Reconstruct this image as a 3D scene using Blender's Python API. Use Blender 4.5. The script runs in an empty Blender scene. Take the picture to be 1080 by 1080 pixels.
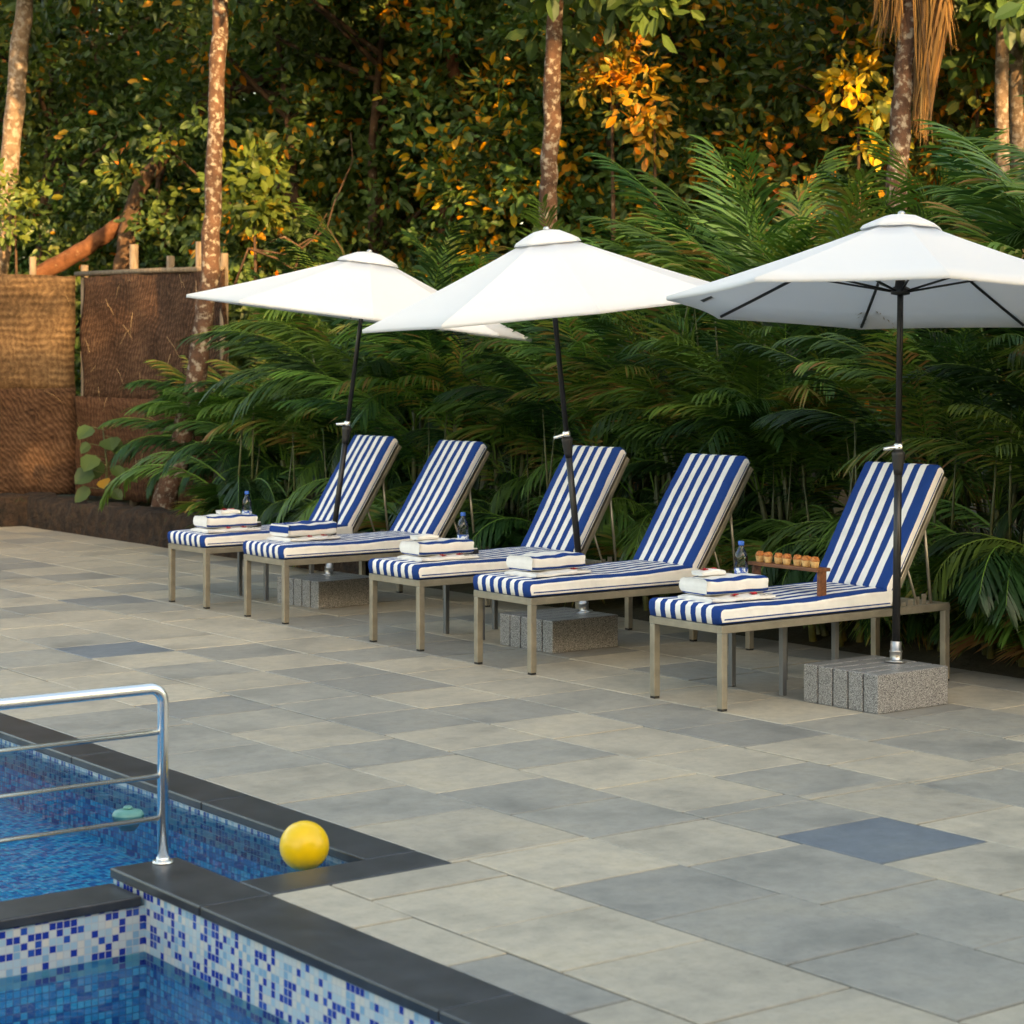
import bpy, bmesh, math, random
import numpy as np
from mathutils import Vector, Matrix, Quaternion
random.seed(7); rng = np.random.default_rng(11)
PI = math.pi; R = math.radians
sc = bpy.context.scene
COL = sc.collection

# ---------------------------------------------------------------- camera frame
# site frame: +X runs from the pool towards the hedge, +Y along the row of loungers, Z up; metres
CAM = (-7.117, -7.737, 1.75); F = 2200.0; HZ = 382.0
def W(px, py, Y):
    """site point seen at photo pixel (px, py) at distance Y from the camera plane"""
    X = (px-540)/F*Y
    return Vector((.8*X+.6*Y+CAM[0], -.6*X+.8*Y+CAM[1], CAM[2]-(py-HZ)/F*Y))
def Gd(px, py, z=0.0):
    return W(px, py, F*(CAM[2]-z)/(py-HZ))

# ---------------------------------------------------------------- object helpers
def link(o, parent=None):
    COL.objects.link(o)
    if parent is not None: o.parent = parent
    return o
def tag(o, label=None, cat=None, group=None, kind=None):
    if label: o['label'] = label
    if cat: o['category'] = cat
    if group: o['group'] = group
    if kind: o['kind'] = kind
    return o
def empty(name, loc=(0,0,0), rz=0.0):
    o = bpy.data.objects.new(name, None); o.location = loc; o.rotation_euler = (0,0,rz)
    o.empty_display_size = .2
    return link(o)
def copy_tree(o, parent=None):
    c = o.copy(); COL.objects.link(c)
    if parent is not None: c.parent = parent
    for ch in list(o.children): copy_tree(ch, c)
    return c
def from_np(name, V, faces_flat, loop_tot, mats, parent=None, tone=None, smooth=False, midx=None):
    me = bpy.data.meshes.new(name)
    V = np.asarray(V, dtype=np.float32); faces_flat = np.asarray(faces_flat, dtype=np.int32)
    loop_tot = np.asarray(loop_tot, dtype=np.int32)
    me.vertices.add(len(V)); me.vertices.foreach_set('co', V.ravel())
    me.loops.add(len(faces_flat)); me.loops.foreach_set('vertex_index', faces_flat)
    me.polygons.add(len(loop_tot))
    st = np.concatenate(([0], np.cumsum(loop_tot)[:-1])).astype(np.int32)
    me.polygons.foreach_set('loop_start', st); me.polygons.foreach_set('loop_total', loop_tot)
    me.update(calc_edges=True); me.validate()
    if tone is not None:
        a = me.attributes.new('tone', 'FLOAT', 'FACE'); a.data.foreach_set('value', np.asarray(tone, dtype=np.float32))
    me.polygons.foreach_set('use_smooth', np.full(len(loop_tot), bool(smooth)))
    for m in (mats if isinstance(mats, (list,tuple)) else [mats]): me.materials.append(m)
    if midx is not None: me.polygons.foreach_set('material_index', np.asarray(midx, dtype=np.int32))
    return me

class MB:
    """collects pieces; build() links them as one mesh object"""
    def __init__(s): s.v=[]; s.f=[]; s.m=[]; s.sm=[]; s.t=[]
    def add(s, verts, faces, mi=0, smooth=False, tone=0.0):
        o=len(s.v); s.v += [tuple(p) for p in verts]
        for f in faces: s.f.append(tuple(i+o for i in f)); s.m.append(mi); s.sm.append(smooth); s.t.append(tone)
    def box(s, lo, hi, mi=0, bev=0.0, M=None, tone=0.0):
        bm = bmesh.new()
        bmesh.ops.create_cube(bm, size=1.0)
        c = [(lo[i]+hi[i])/2 for i in range(3)]; d=[hi[i]-lo[i] for i in range(3)]
        for v in bm.verts: v.co = Vector((c[0]+v.co.x*d[0], c[1]+v.co.y*d[1], c[2]+v.co.z*d[2]))
        if bev>0: bmesh.ops.bevel(bm, geom=list(bm.edges), offset=bev, segments=2, profile=.5, affect='EDGES')
        if M is not None: bmesh.ops.transform(bm, matrix=M, verts=bm.verts)
        bm.verts.index_update()
        s.add([v.co.copy() for v in bm.verts], [[v.index for v in f.verts] for f in bm.faces], mi, False, tone); bm.free()
    def tube(s, pts, rad, n=10, mi=0, cap=True, tone=0.0):
        pts=[Vector(p) for p in pts]
        if not isinstance(rad,(list,tuple)): rad=[rad]*len(pts)
        o=len(s.v); prev=None
        for i,p in enumerate(pts):
            d=(pts[min(i+1,len(pts)-1)]-pts[max(i-1,0)]).normalized()
            if prev is None:
                a=d.orthogonal().normalized()
            else:
                a=(prev-d*prev.dot(d)).normalized()
            prev=a; b=d.cross(a)
            for k in range(n):
                th=2*PI*k/n
                s.v.append(tuple(p+(a*math.cos(th)+b*math.sin(th))*rad[i]))
        for i in range(len(pts)-1):
            for k in range(n):
                k2=(k+1)%n
                s.f.append((o+i*n+k,o+i*n+k2,o+(i+1)*n+k2,o+(i+1)*n+k)); s.m.append(mi); s.sm.append(True); s.t.append(tone)
        if cap:
            e=o+(len(pts)-1)*n
            s.f.append(tuple(o+k for k in reversed(range(n)))); s.m.append(mi); s.sm.append(False); s.t.append(tone)
            s.f.append(tuple(e+k for k in range(n))); s.m.append(mi); s.sm.append(False); s.t.append(tone)
    def lathe(s, prof, n=20, mi=0, c=(0,0,0), mids=None):
        o=len(s.v)
        for (r,z) in prof:
            for k in range(n):
                th=2*PI*k/n; s.v.append((c[0]+r*math.cos(th),c[1]+r*math.sin(th),c[2]+z))
        for i in range(len(prof)-1):
            for k in range(n):
                k2=(k+1)%n
                s.f.append((o+i*n+k,o+i*n+k2,o+(i+1)*n+k2,o+(i+1)*n+k)); s.m.append(mids[i] if mids else mi); s.sm.append(True); s.t.append(0.)
        s.f.append(tuple(o+k for k in reversed(range(n)))); s.m.append(mi); s.sm.append(False); s.t.append(0.)
        e=o+(len(prof)-1)*n
        s.f.append(tuple(e+k for k in range(n))); s.m.append(mi); s.sm.append(False); s.t.append(0.)
    def mesh(s, name, mats):
        me=bpy.data.meshes.new(name); me.from_pydata(s.v,[],s.f)
        for m in (mats if isinstance(mats,(list,tuple)) else [mats]): me.materials.append(m)
        me.polygons.foreach_set('material_index', s.m); me.polygons.foreach_set('use_smooth', s.sm)
        a=me.attributes.new('tone','FLOAT','FACE'); a.data.foreach_set('value', s.t)
        me.update(); return me
    def build(s, name, mats, parent=None, loc=(0,0,0), rot=(0,0,0)):
        o=bpy.data.objects.new(name, s.mesh(name,mats)); o.location=loc; o.rotation_euler=rot
        return link(o,parent)

# ---------------------------------------------------------------- materials
def mat(name, base, rough=.5, metal=0.0, spec=.5):
    m=bpy.data.materials.new(name); m.use_nodes=True
    b=m.node_tree.nodes['Principled BSDF']
    b.inputs['Base Color'].default_value=(*base,1); b.inputs['Roughness'].default_value=rough
    b.inputs['Metallic'].default_value=metal; b.inputs['Specular IOR Level'].default_value=spec
    return m
def N(m,t,**kw):
    n=m.node_tree.nodes.new(t)
    for k,v in kw.items(): setattr(n,k,v)
    return n
def L(m,a,b): m.node_tree.links.new(a,b)
def ramp(m, stops, interp='LINEAR'):
    n=N(m,'ShaderNodeValToRGB'); cr=n.color_ramp; cr.interpolation=interp
    while len(cr.elements)<len(stops): cr.elements.new(.5)
    for e,(p,c) in zip(cr.elements,stops): e.position=p; e.color=(*c,1)
    return n
def coords(m, kind='Object'):
    return N(m,'ShaderNodeTexCoord').outputs[kind]
def noise(m, vec, scale, detail=4, rough=.55):
    n=N(m,'ShaderNodeTexNoise'); n.inputs['Scale'].default_value=scale; n.inputs['Detail'].default_value=detail
    n.inputs['Roughness'].default_value=rough
    if vec is not None: L(m,vec,n.inputs['Vector'])
    return n
def math_(m, op, a, b=None):
    n=N(m,'ShaderNodeMath',operation=op)
    for i,x in enumerate((a,b)):
        if x is None: continue
        if isinstance(x,(int,float)): n.inputs[i].default_value=x
        else: L(m,x,n.inputs[i])
    return n.outputs[0]
def mixc(m, fac, a, b, blend='MIX'):
    n=N(m,'ShaderNodeMix',data_type='RGBA',blend_type=blend)
    for key,x in ((0,fac),(6,a),(7,b)):
        if isinstance(x,(int,float)): n.inputs[key].default_value=x
        elif isinstance(x,tuple): n.inputs[key].default_value=(*x,1)
        else: L(m,x,n.inputs[key])
    return n.outputs[2]
def bump(m, h, strength=.3, dist=.01):
    n=N(m,'ShaderNodeBump'); n.inputs['Strength'].default_value=strength; n.inputs['Distance'].default_value=dist
    L(m,h,n.inputs['Height']); L(m,n.outputs[0],m.node_tree.nodes['Principled BSDF'].inputs['Normal'])
def BS(m): return m.node_tree.nodes['Principled BSDF']

def noisy(name, stops, scale, rough=.6, bstr=0., bdist=.005, metal=0, bscale=None, stretch=None, spec=.5):
    m=mat(name,(.5,.5,.5),rough,metal,spec); c=coords(m)
    if stretch:
        mp=N(m,'ShaderNodeMapping'); mp.inputs['Scale'].default_value=stretch; L(m,c,mp.inputs['Vector']); c=mp.outputs[0]
    n=noise(m,c,scale); r=ramp(m,stops); L(m,n.outputs['Fac'],r.inputs[0]); L(m,r.outputs[0],BS(m).inputs['Base Color'])
    if bstr:
        n2=noise(m,c,bscale or scale*3,6); bump(m,n2.outputs['Fac'],bstr,bdist)
    return m

def leafmat(name, stops, trans=.3, rough=.45, tint=(1.3,1.35,.6)):
    m=mat(name,(.05,.1,.03),rough,0,.35)
    a=N(m,'ShaderNodeAttribute'); a.attribute_name='tone'
    r=ramp(m,stops); L(m,a.outputs['Fac'],r.inputs[0])
    oi=N(m,'ShaderNodeObjectInfo')
    hv=N(m,'ShaderNodeHueSaturation'); L(m,r.outputs[0],hv.inputs['Color'])
    L(m,math_(m,'ADD',math_(m,'MULTIPLY',oi.outputs['Random'],.03),.485),hv.inputs['Hue'])
    L(m,math_(m,'ADD',math_(m,'MULTIPLY',oi.outputs['Random'],.4),.8),hv.inputs['Value'])
    L(m,hv.outputs[0],BS(m).inputs['Base Color'])
    tr=N(m,'ShaderNodeBsdfTranslucent'); L(m,mixc(m,1.0,hv.outputs[0],tint,'MULTIPLY'),tr.inputs[0])
    mx=N(m,'ShaderNodeMixShader'); mx.inputs[0].default_value=trans
    L(m,BS(m).outputs[0],mx.inputs[1]); L(m,tr.outputs[0],mx.inputs[2])
    L(m,mx.outputs[0],m.node_tree.nodes['Material Output'].inputs['Surface'])
    return m

M={}
# paving stone: tone per slab, with clouding, stains and fine grain
m=mat('paving_stone',(.35,.34,.3),.55,0,.45); c=coords(m)
a=N(m,'ShaderNodeAttribute'); a.attribute_name='tone'
r=ramp(m,[(0,(.125,.15,.18)),(.1,(.17,.19,.21)),(.12,(.25,.238,.212)),(.45,(.318,.298,.256)),(.5,(.362,.322,.258)),(1,(.46,.402,.312))]); L(m,a.outputs['Fac'],r.inputs[0])
n1=noise(m,c,2.2,5,.6); n2=noise(m,c,14,6,.7); n3=noise(m,c,120,3); n6=noise(m,c,42,6,.75)
r1=ramp(m,[(.28,(.72,.74,.76)),(.5,(1,1,1)),(.75,(1.12,1.08,1.0))]); L(m,n1.outputs['Fac'],r1.inputs[0])
r2=ramp(m,[(.3,(.82,.82,.82)),(.6,(1.03,1.03,1.03))]); L(m,n2.outputs['Fac'],r2.inputs[0])
r6=ramp(m,[(.30,(.80,.80,.81)),(.44,(1,1,1)),(.68,(1.04,1.03,1.0))]); L(m,n6.outputs['Fac'],r6.inputs[0])
cc=mixc(m,1.0,mixc(m,1.0,mixc(m,1.0,r.outputs[0],r1.outputs[0],'MULTIPLY'),r2.outputs[0],'MULTIPLY'),r6.outputs[0],'MULTIPLY')
L(m,cc,BS(m).inputs['Base Color'])
rr=ramp(m,[(.3,(.42,)*3),(.7,(.68,)*3)]); L(m,n1.outputs['Fac'],rr.inputs[0]); L(m,rr.outputs[0],BS(m).inputs['Roughness'])
hh=math_(m,'ADD',math_(m,'MULTIPLY',n2.outputs['Fac'],.8),math_(m,'MULTIPLY',n3.outputs['Fac'],.2)); bump(m,hh,.35,.004)
M['paving']=m
M['joint']=noisy('joint_grout',[(.35,(.02,.019,.016)),(.65,(.13,.12,.10))],3,.9)
M['coping']=noisy('black_granite',[(.3,(.013,.016,.021)),(.7,(.038,.042,.05))],7,.36,.15,.002,bscale=80)
# speckled granite
m=mat('speckled_granite',(.3,.3,.3),.5); c=coords(m)
v=N(m,'ShaderNodeTexVoronoi'); v.inputs['Scale'].default_value=430; L(m,c,v.inputs['Vector'])
rs=ramp(m,[(0,(.02,.02,.024)),(.3,(.06,.06,.068)),(.4,(.22,.22,.225)),(.75,(.36,.36,.355)),(1,(.5,.49,.47))]);
sx=N(m,'ShaderNodeSeparateColor'); L(m,v.outputs['Color'],sx.inputs[0]); L(m,sx.outputs[0],rs.inputs[0])
L(m,rs.outputs[0],BS(m).inputs['Base Color']); M['granite']=m
m=mat('granite_polished',(.3,.3,.3),.3); c=coords(m)
v=N(m,'ShaderNodeTexVoronoi'); v.inputs['Scale'].default_value=430; L(m,c,v.inputs['Vector'])
rs=ramp(m,[(0,(.06,.06,.065)),(.4,(.2,.2,.2)),(1,(.38,.38,.37))]); sx=N(m,'ShaderNodeSeparateColor'); L(m,v.outputs['Color'],sx.inputs[0]); L(m,sx.outputs[0],rs.inputs[0])
L(m,rs.outputs[0],BS(m).inputs['Base Color']); M['granite_top']=m
# fabrics
def fabric(name, colr, rough=.85):
    m=mat(name,colr,rough,0,.2); c=coords(m)
    n=noise(m,c,9,4); r=ramp(m,[(.3,tuple(x*.86 for x in colr)),(.65,colr)]); L(m,n.outputs['Fac'],r.inputs[0]); L(m,r.outputs[0],BS(m).inputs['Base Color'])
    n2=noise(m,c,420,2); n3=noise(m,c,14,3)
    bump(m,math_(m,'ADD',math_(m,'MULTIPLY',n2.outputs['Fac'],.12),n3.outputs['Fac']),.5,.012)
    return m
M['blue']=fabric('blue_canvas',(.008,.050,.235)); M['white']=fabric('white_canvas',(.87,.865,.845))
M['towel_white']=fabric('white_terry',(.82,.81,.78),.95); M['towel_blue']=fabric('blue_terry',(.008,.05,.24),.95)
# parasol cloth
m=mat('parasol_cloth',(.885,.89,.90),.8,0,.2); c=coords(m)
n2=noise(m,c,3.,4); bump(m,n2.outputs['Fac'],.25,.02)
tr=N(m,'ShaderNodeBsdfTranslucent'); tr.inputs[0].default_value=(.84,.86,.88,1)
mx=N(m,'ShaderNodeMixShader'); mx.inputs[0].default_value=.4
L(m,BS(m).outputs[0],mx.inputs[1]); L(m,tr.outputs[0],mx.inputs[2]); L(m,mx.outputs[0],m.node_tree.nodes['Material Output'].inputs['Surface'])
M['canopy']=m
M['black']=mat('black_powder_coat',(.012,.012,.013),.38)
M['black_plastic']=mat('black_plastic',(.015,.015,.016),.5)
M['chrome']=mat('polished_steel',(.9,.9,.88),.27,1.0)
M['steel_dull']=noisy('dull_steel',[(.3,(.4,.4,.4)),(.7,(.6,.6,.58))],12,.35,metal=.9)
M['frame']=noisy('brushed_champagne_metal',[(.3,(.27,.245,.195)),(.7,(.40,.36,.285))],9,.36,.1,.001,metal=.55,stretch=(1,1,1))
M['grey_metal']=mat('grey_metal',(.16,.17,.18),.4,.5)
M['foot']=mat('black_rubber',(.02,.02,.02),.8)
M['sling']=mat('dark_sling',(.06,.06,.065),.8)
M['glass_top']=mat('smoked_glass',(.05,.07,.07),.05,0,.6)
M['wood']=noisy('oiled_wood',[(.3,(.09,.032,.014)),(.7,(.23,.085,.033))],7,.45,.2,.002,stretch=(8,1,8))
M['pastry']=noisy('pastry',[(.3,(.50,.25,.08)),(.7,(.75,.48,.2))],60,.7,.4,.004)
M['topping']=noisy('browned_topping',[(.3,(.30,.07,.015)),(.7,(.65,.26,.06))],90,.5,.6,.006)
M['cream']=mat('cream_cup',(.75,.66,.45),.7)
M['red']=mat('red_petal',(.55,.01,.025),.6)
M['yellow_ball']=noisy('yellow_vinyl',[(.3,(.80,.50,.01)),(.7,(.86,.58,.015))],2,.33)
M['teal']=noisy('pale_green_plastic',[(.3,(.06,.22,.20)),(.7,(.11,.30,.27))],9,.45)
M['cap_blue']=mat('blue_cap',(.02,.13,.55),.4)
m=mat('bottle_label',(.1,.2,.5),.4); c=coords(m); n=noise(m,c,55,2); r=ramp(m,[(.45,(.02,.09,.4)),(.53,(.7,.75,.8))],'CONSTANT'); L(m,n.outputs['Fac'],r.inputs[0]); L(m,r.outputs[0],BS(m).inputs['Base Color']); M['label']=m
# clear plastic: clear body with a glossy skin
def clear(name, tint, f0=1.4):
    m=bpy.data.materials.new(name); m.use_nodes=True; nt=m.node_tree; nt.nodes.remove(nt.nodes['Principled BSDF'])
    tr=N(m,'ShaderNodeBsdfTransparent'); tr.inputs[0].default_value=(*tint,1)
    gl=N(m,'ShaderNodeBsdfGlossy'); gl.inputs['Roughness'].default_value=.05
    fr=N(m,'ShaderNodeFresnel'); fr.inputs['IOR'].default_value=f0
    mx=N(m,'ShaderNodeMixShader'); L(m,fr.outputs[0],mx.inputs[0]); L(m,tr.outputs[0],mx.inputs[1]); L(m,gl.outputs[0],mx.inputs[2])
    L(m,mx.outputs[0],nt.nodes['Material Output'].inputs['Surface']); return m,fr,gl
M['bottle']=clear('clear_plastic',(.86,.9,.92),1.6)[0]
# water: tinted clear body, rippled mirror skin
m,fr,gl=clear('pool_water_skin',(.42,.86,.97),1.2)
c=coords(m); n1=noise(m,c,5.5,3,.5); n2=noise(m,c,22,2)
b=N(m,'ShaderNodeBump'); b.inputs['Strength'].default_value=.35; b.inputs['Distance'].default_value=.03
L(m,math_(m,'ADD',n1.outputs['Fac'],math_(m,'MULTIPLY',n2.outputs['Fac'],.22)),b.inputs['Height'])
L(m,b.outputs[0],fr.inputs['Normal']); L(m,b.outputs[0],gl.inputs['Normal']); gl.inputs['Roughness'].default_value=.02
M['water']=m
# glass mosaic; ax = the two in-plane axes
def mosaic(name, ax, stops, cell=.025, grout=(.45,.47,.48), rough=.25):
    m=mat(name,(.3,.4,.5),rough,0,.5); c=coords(m)
    mp=N(m,'ShaderNodeMapping'); mp.inputs['Scale'].default_value=(1/cell,)*3; mp.inputs['Location'].default_value=(.37,.41,.43); L(m,c,mp.inputs['Vector'])
    fl=N(m,'ShaderNodeVectorMath',operation='FLOOR'); L(m,mp.outputs[0],fl.inputs[0])
    fr=N(m,'ShaderNodeVectorMath',operation='FRACTION'); L(m,mp.outputs[0],fr.inputs[0])
    wn=N(m,'ShaderNodeTexWhiteNoise'); L(m,fl.outputs[0],wn.inputs['Vector'])
    r=ramp(m,stops,'CONSTANT'); L(m,wn.outputs['Value'],r.inputs[0])
    sx=N(m,'ShaderNodeSeparateXYZ'); L(m,fr.outputs[0],sx.inputs[0])
    g=None
    for k in ax:
        e=math_(m,'GREATER_THAN',math_(m,'ABSOLUTE',math_(m,'SUBTRACT',sx.outputs[k],.5)),.44)
        g=e if g is None else math_(m,'MAXIMUM',g,e)
    L(m,mixc(m,g,r.outputs[0],grout),BS(m).inputs['Base Color'])
    bump(m,math_(m,'SUBTRACT',1.0,g),.4,.002)
    return m
wall_st=[(0,(.008,.03,.27)),(.22,(.015,.07,.34)),(.30,(.20,.37,.50)),(.40,(.33,.48,.56)),(.55,(.50,.55,.54)),(.72,(.58,.565,.50)),(.87,(.40,.52,.56))]
floor_st=[(0,(.002,.16,.42)),(.18,(.004,.32,.60)),(.42,(.006,.46,.72)),(.66,(.02,.58,.78)),(.86,(.14,.68,.82)),(.97,(.4,.6,.72))]
M['mos_x']=mosaic('mosaic_wall_along_pool',(1,2),wall_st); M['mos_y']=mosaic('mosaic_wall_across_pool',(0,2),wall_st)
M['mos_b']=mosaic('mosaic_waterline',(1,2),[(0,(.01,.05,.2)),(.25,(.04,.14,.3)),(.45,(.2,.32,.4)),(.65,(.33,.42,.45)),(.85,(.12,.25,.38))])
M['mos_by']=mosaic('mosaic_waterline_across',(0,2),[(0,(.01,.05,.2)),(.25,(.04,.14,.3)),(.45,(.2,.32,.4)),(.65,(.33,.42,.45)),(.85,(.12,.25,.38))])
M['mos_f']=mosaic('mosaic_floor',(0,1),floor_st,grout=(.06,.2,.36))
M['mos_fx']=mosaic('mosaic_deep_wall_along',(1,2),floor_st,grout=(.06,.2,.36)); M['mos_fy']=mosaic('mosaic_deep_wall_across',(0,2),floor_st,grout=(.06,.2,.36))
# earth, bark, fence, foliage
M['earth']=noisy('forest_floor',[(.3,(.02,.018,.01)),(.55,(.045,.04,.018)),(.75,(.03,.05,.015))],1.2,.95,.5,.05,bscale=8)
M['old_wall']=noisy('mossy_laterite',[(.3,(.008,.006,.005)),(.5,(.035,.02,.012)),(.62,(.06,.032,.018)),(.75,(.03,.035,.014))],9,.95,1.,.06,bscale=26)
def bark(name, dark, light, lichen, th=.55):
    m=mat(name,dark,.9,0,.2); c=coords(m)
    n=noise(m,c,7,6,.6); r=ramp(m,[(.3,dark),(.6,light)]); L(m,n.outputs['Fac'],r.inputs[0])
    n2=noise(m,c,17,5,.6); r2=ramp(m,[(th-.01,(0,)*3),(th+.10,(1,)*3)]); L(m,n2.outputs['Fac'],r2.inputs[0])
    L(m,mixc(m,r2.outputs[0],r.outputs[0],lichen),BS(m).inputs['Base Color'])
    n3=noise(m,c,30,6); bump(m,n3.outputs['Fac'],.8,.02); return m
M['bark_lichen']=bark('lichen_bark',(.035,.02,.015),(.095,.052,.035),(.24,.21,.175),.52)
M['bark']=bark('brown_bark',(.03,.018,.012),(.09,.052,.032),(.16,.13,.1),.6)
M['bark_red']=bark('red_brown_bark',(.05,.018,.009),(.13,.055,.028),(.18,.12,.08),.62)
M['bark_pale']=bark('pale_bark',(.07,.05,.035),(.17,.12,.085),(.25,.21,.175),.5)
M['post_wood']=noisy('weathered_post',[(.3,(.10,.07,.045)),(.7,(.26,.2,.14))],9,.9,stretch=(4,4,.6))
def weave(name, stops, scale, axis, tilt, herr=False):
    m=mat(name,(.2,.1,.05),.9,0,.15); c=coords(m)
    sp=N(m,'ShaderNodeSeparateXYZ'); L(m,c,sp.inputs[0]); u=sp.outputs[axis]; z=sp.outputs[2]
    n0=noise(m,c,1.7,4,.6); n1=noise(m,c,9,5,.6); n4=noise(m,c,60,5,.7); n5=noise(m,c,.9,3)
    warp=math_(m,'ADD',math_(m,'MULTIPLY',math_(m,'SUBTRACT',n0.outputs['Fac'],.5),.38),math_(m,'MULTIPLY',math_(m,'SUBTRACT',n1.outputs['Fac'],.5),.10))
    def bands(k,t): # ridges across u, slanted by t
        q=math_(m,'ADD',math_(m,'ADD',u,math_(m,'MULTIPLY',z,t)),warp)
        return math_(m,'ADD',math_(m,'MULTIPLY',math_(m,'SINE',math_(m,'MULTIPLY',q,k)),.5),.5)
    A=bands(scale,tilt)
    if herr:
        q=math_(m,'ADD',math_(m,'MULTIPLY',u,scale*.42),math_(m,'MULTIPLY',z,scale*.42)); q2=math_(m,'ADD',math_(m,'MULTIPLY',u,scale*.42),math_(m,'MULTIPLY',z,-scale*.42))
        wv=math_(m,'MULTIPLY',warp,scale*.5)
        A=math_(m,'ADD',math_(m,'MULTIPLY',math_(m,'MULTIPLY',math_(m,'SINE',math_(m,'ADD',q,wv)),math_(m,'SINE',math_(m,'ADD',q2,wv))),.5),.5)
    B=math_(m,'ADD',math_(m,'MULTIPLY',math_(m,'SINE',math_(m,'MULTIPLY',math_(m,'ADD',z,warp),scale*.8)),.5),.5)
    h=math_(m,'ADD',math_(m,'MULTIPLY',A,.65),math_(m,'MULTIPLY',B,.35))
    f=math_(m,'ADD',math_(m,'MULTIPLY',h,.17),math_(m,'ADD',math_(m,'MULTIPLY',n5.outputs['Fac'],.3),math_(m,'ADD',math_(m,'MULTIPLY',n1.outputs['Fac'],.22),math_(m,'MULTIPLY',n4.outputs['Fac'],.3))))
    r=ramp(m,stops); L(m,f,r.inputs[0]); L(m,r.outputs[0],BS(m).inputs['Base Color']); bump(m,math_(m,'ADD',h,n4.outputs['Fac']),.8,.014); return m
M['mat_gold']=weave('straw_mat',[(.34,(.03,.018,.010)),(.5,(.105,.066,.038)),(.62,(.20,.135,.08))],95,0,.25,True)
M['mat_dark']=weave('brown_palm_mat',[(.33,(.014,.008,.006)),(.5,(.065,.033,.020)),(.7,(.17,.10,.062))],105,1,.28)
M['mat_red']=weave('reddish_palm_mat',[(.36,(.018,.010,.007)),(.5,(.066,.036,.023)),(.66,(.14,.085,.055))],95,0,.9)
M['mat_red2']=weave('brown_lower_mat',[(.3,(.02,.010,.006)),(.5,(.095,.045,.025)),(.75,(.2,.11,.065))],100,1,-.35)
M['leaf']=leafmat('forest_leaf',[(0,(.032,.062,.020)),(.35,(.065,.12,.033)),(.65,(.125,.19,.048)),(.8,(.21,.22,.045)),(.87,(.42,.27,.03)),(.95,(.62,.26,.02)),(1,(.55,.16,.015))],.34,.45)
M['leaf_light']=leafmat('light_leaf',[(0,(.02,.055,.016)),(.5,(.048,.105,.028)),(.8,(.11,.15,.03)),(.93,(.24,.19,.022)),(1,(.40,.19,.02))],.3,.45)
M['palm']=leafmat('areca_leaf',[(0,(.009,.030,.010)),(.4,(.024,.066,.018)),(.7,(.07,.135,.028)),(.88,(.12,.22,.040)),(.95,(.26,.24,.06)),(1,(.25,.14,.05))],.28,.38)
M['palm_stem']=noisy('areca_stem',[(.3,(.04,.06,.018)),(.7,(.10,.10,.035))],6,.5,stretch=(1,1,3))
M['dead_frond']=leafmat('dead_frond',[(0,(.035,.018,.010)),(.45,(.10,.045,.018)),(.8,(.20,.09,.03)),(1,(.28,.15,.06))],.15,.8,(1,.8,.5))
M['straw']=mat('loose_straw',(.5,.36,.2),.9)

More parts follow.
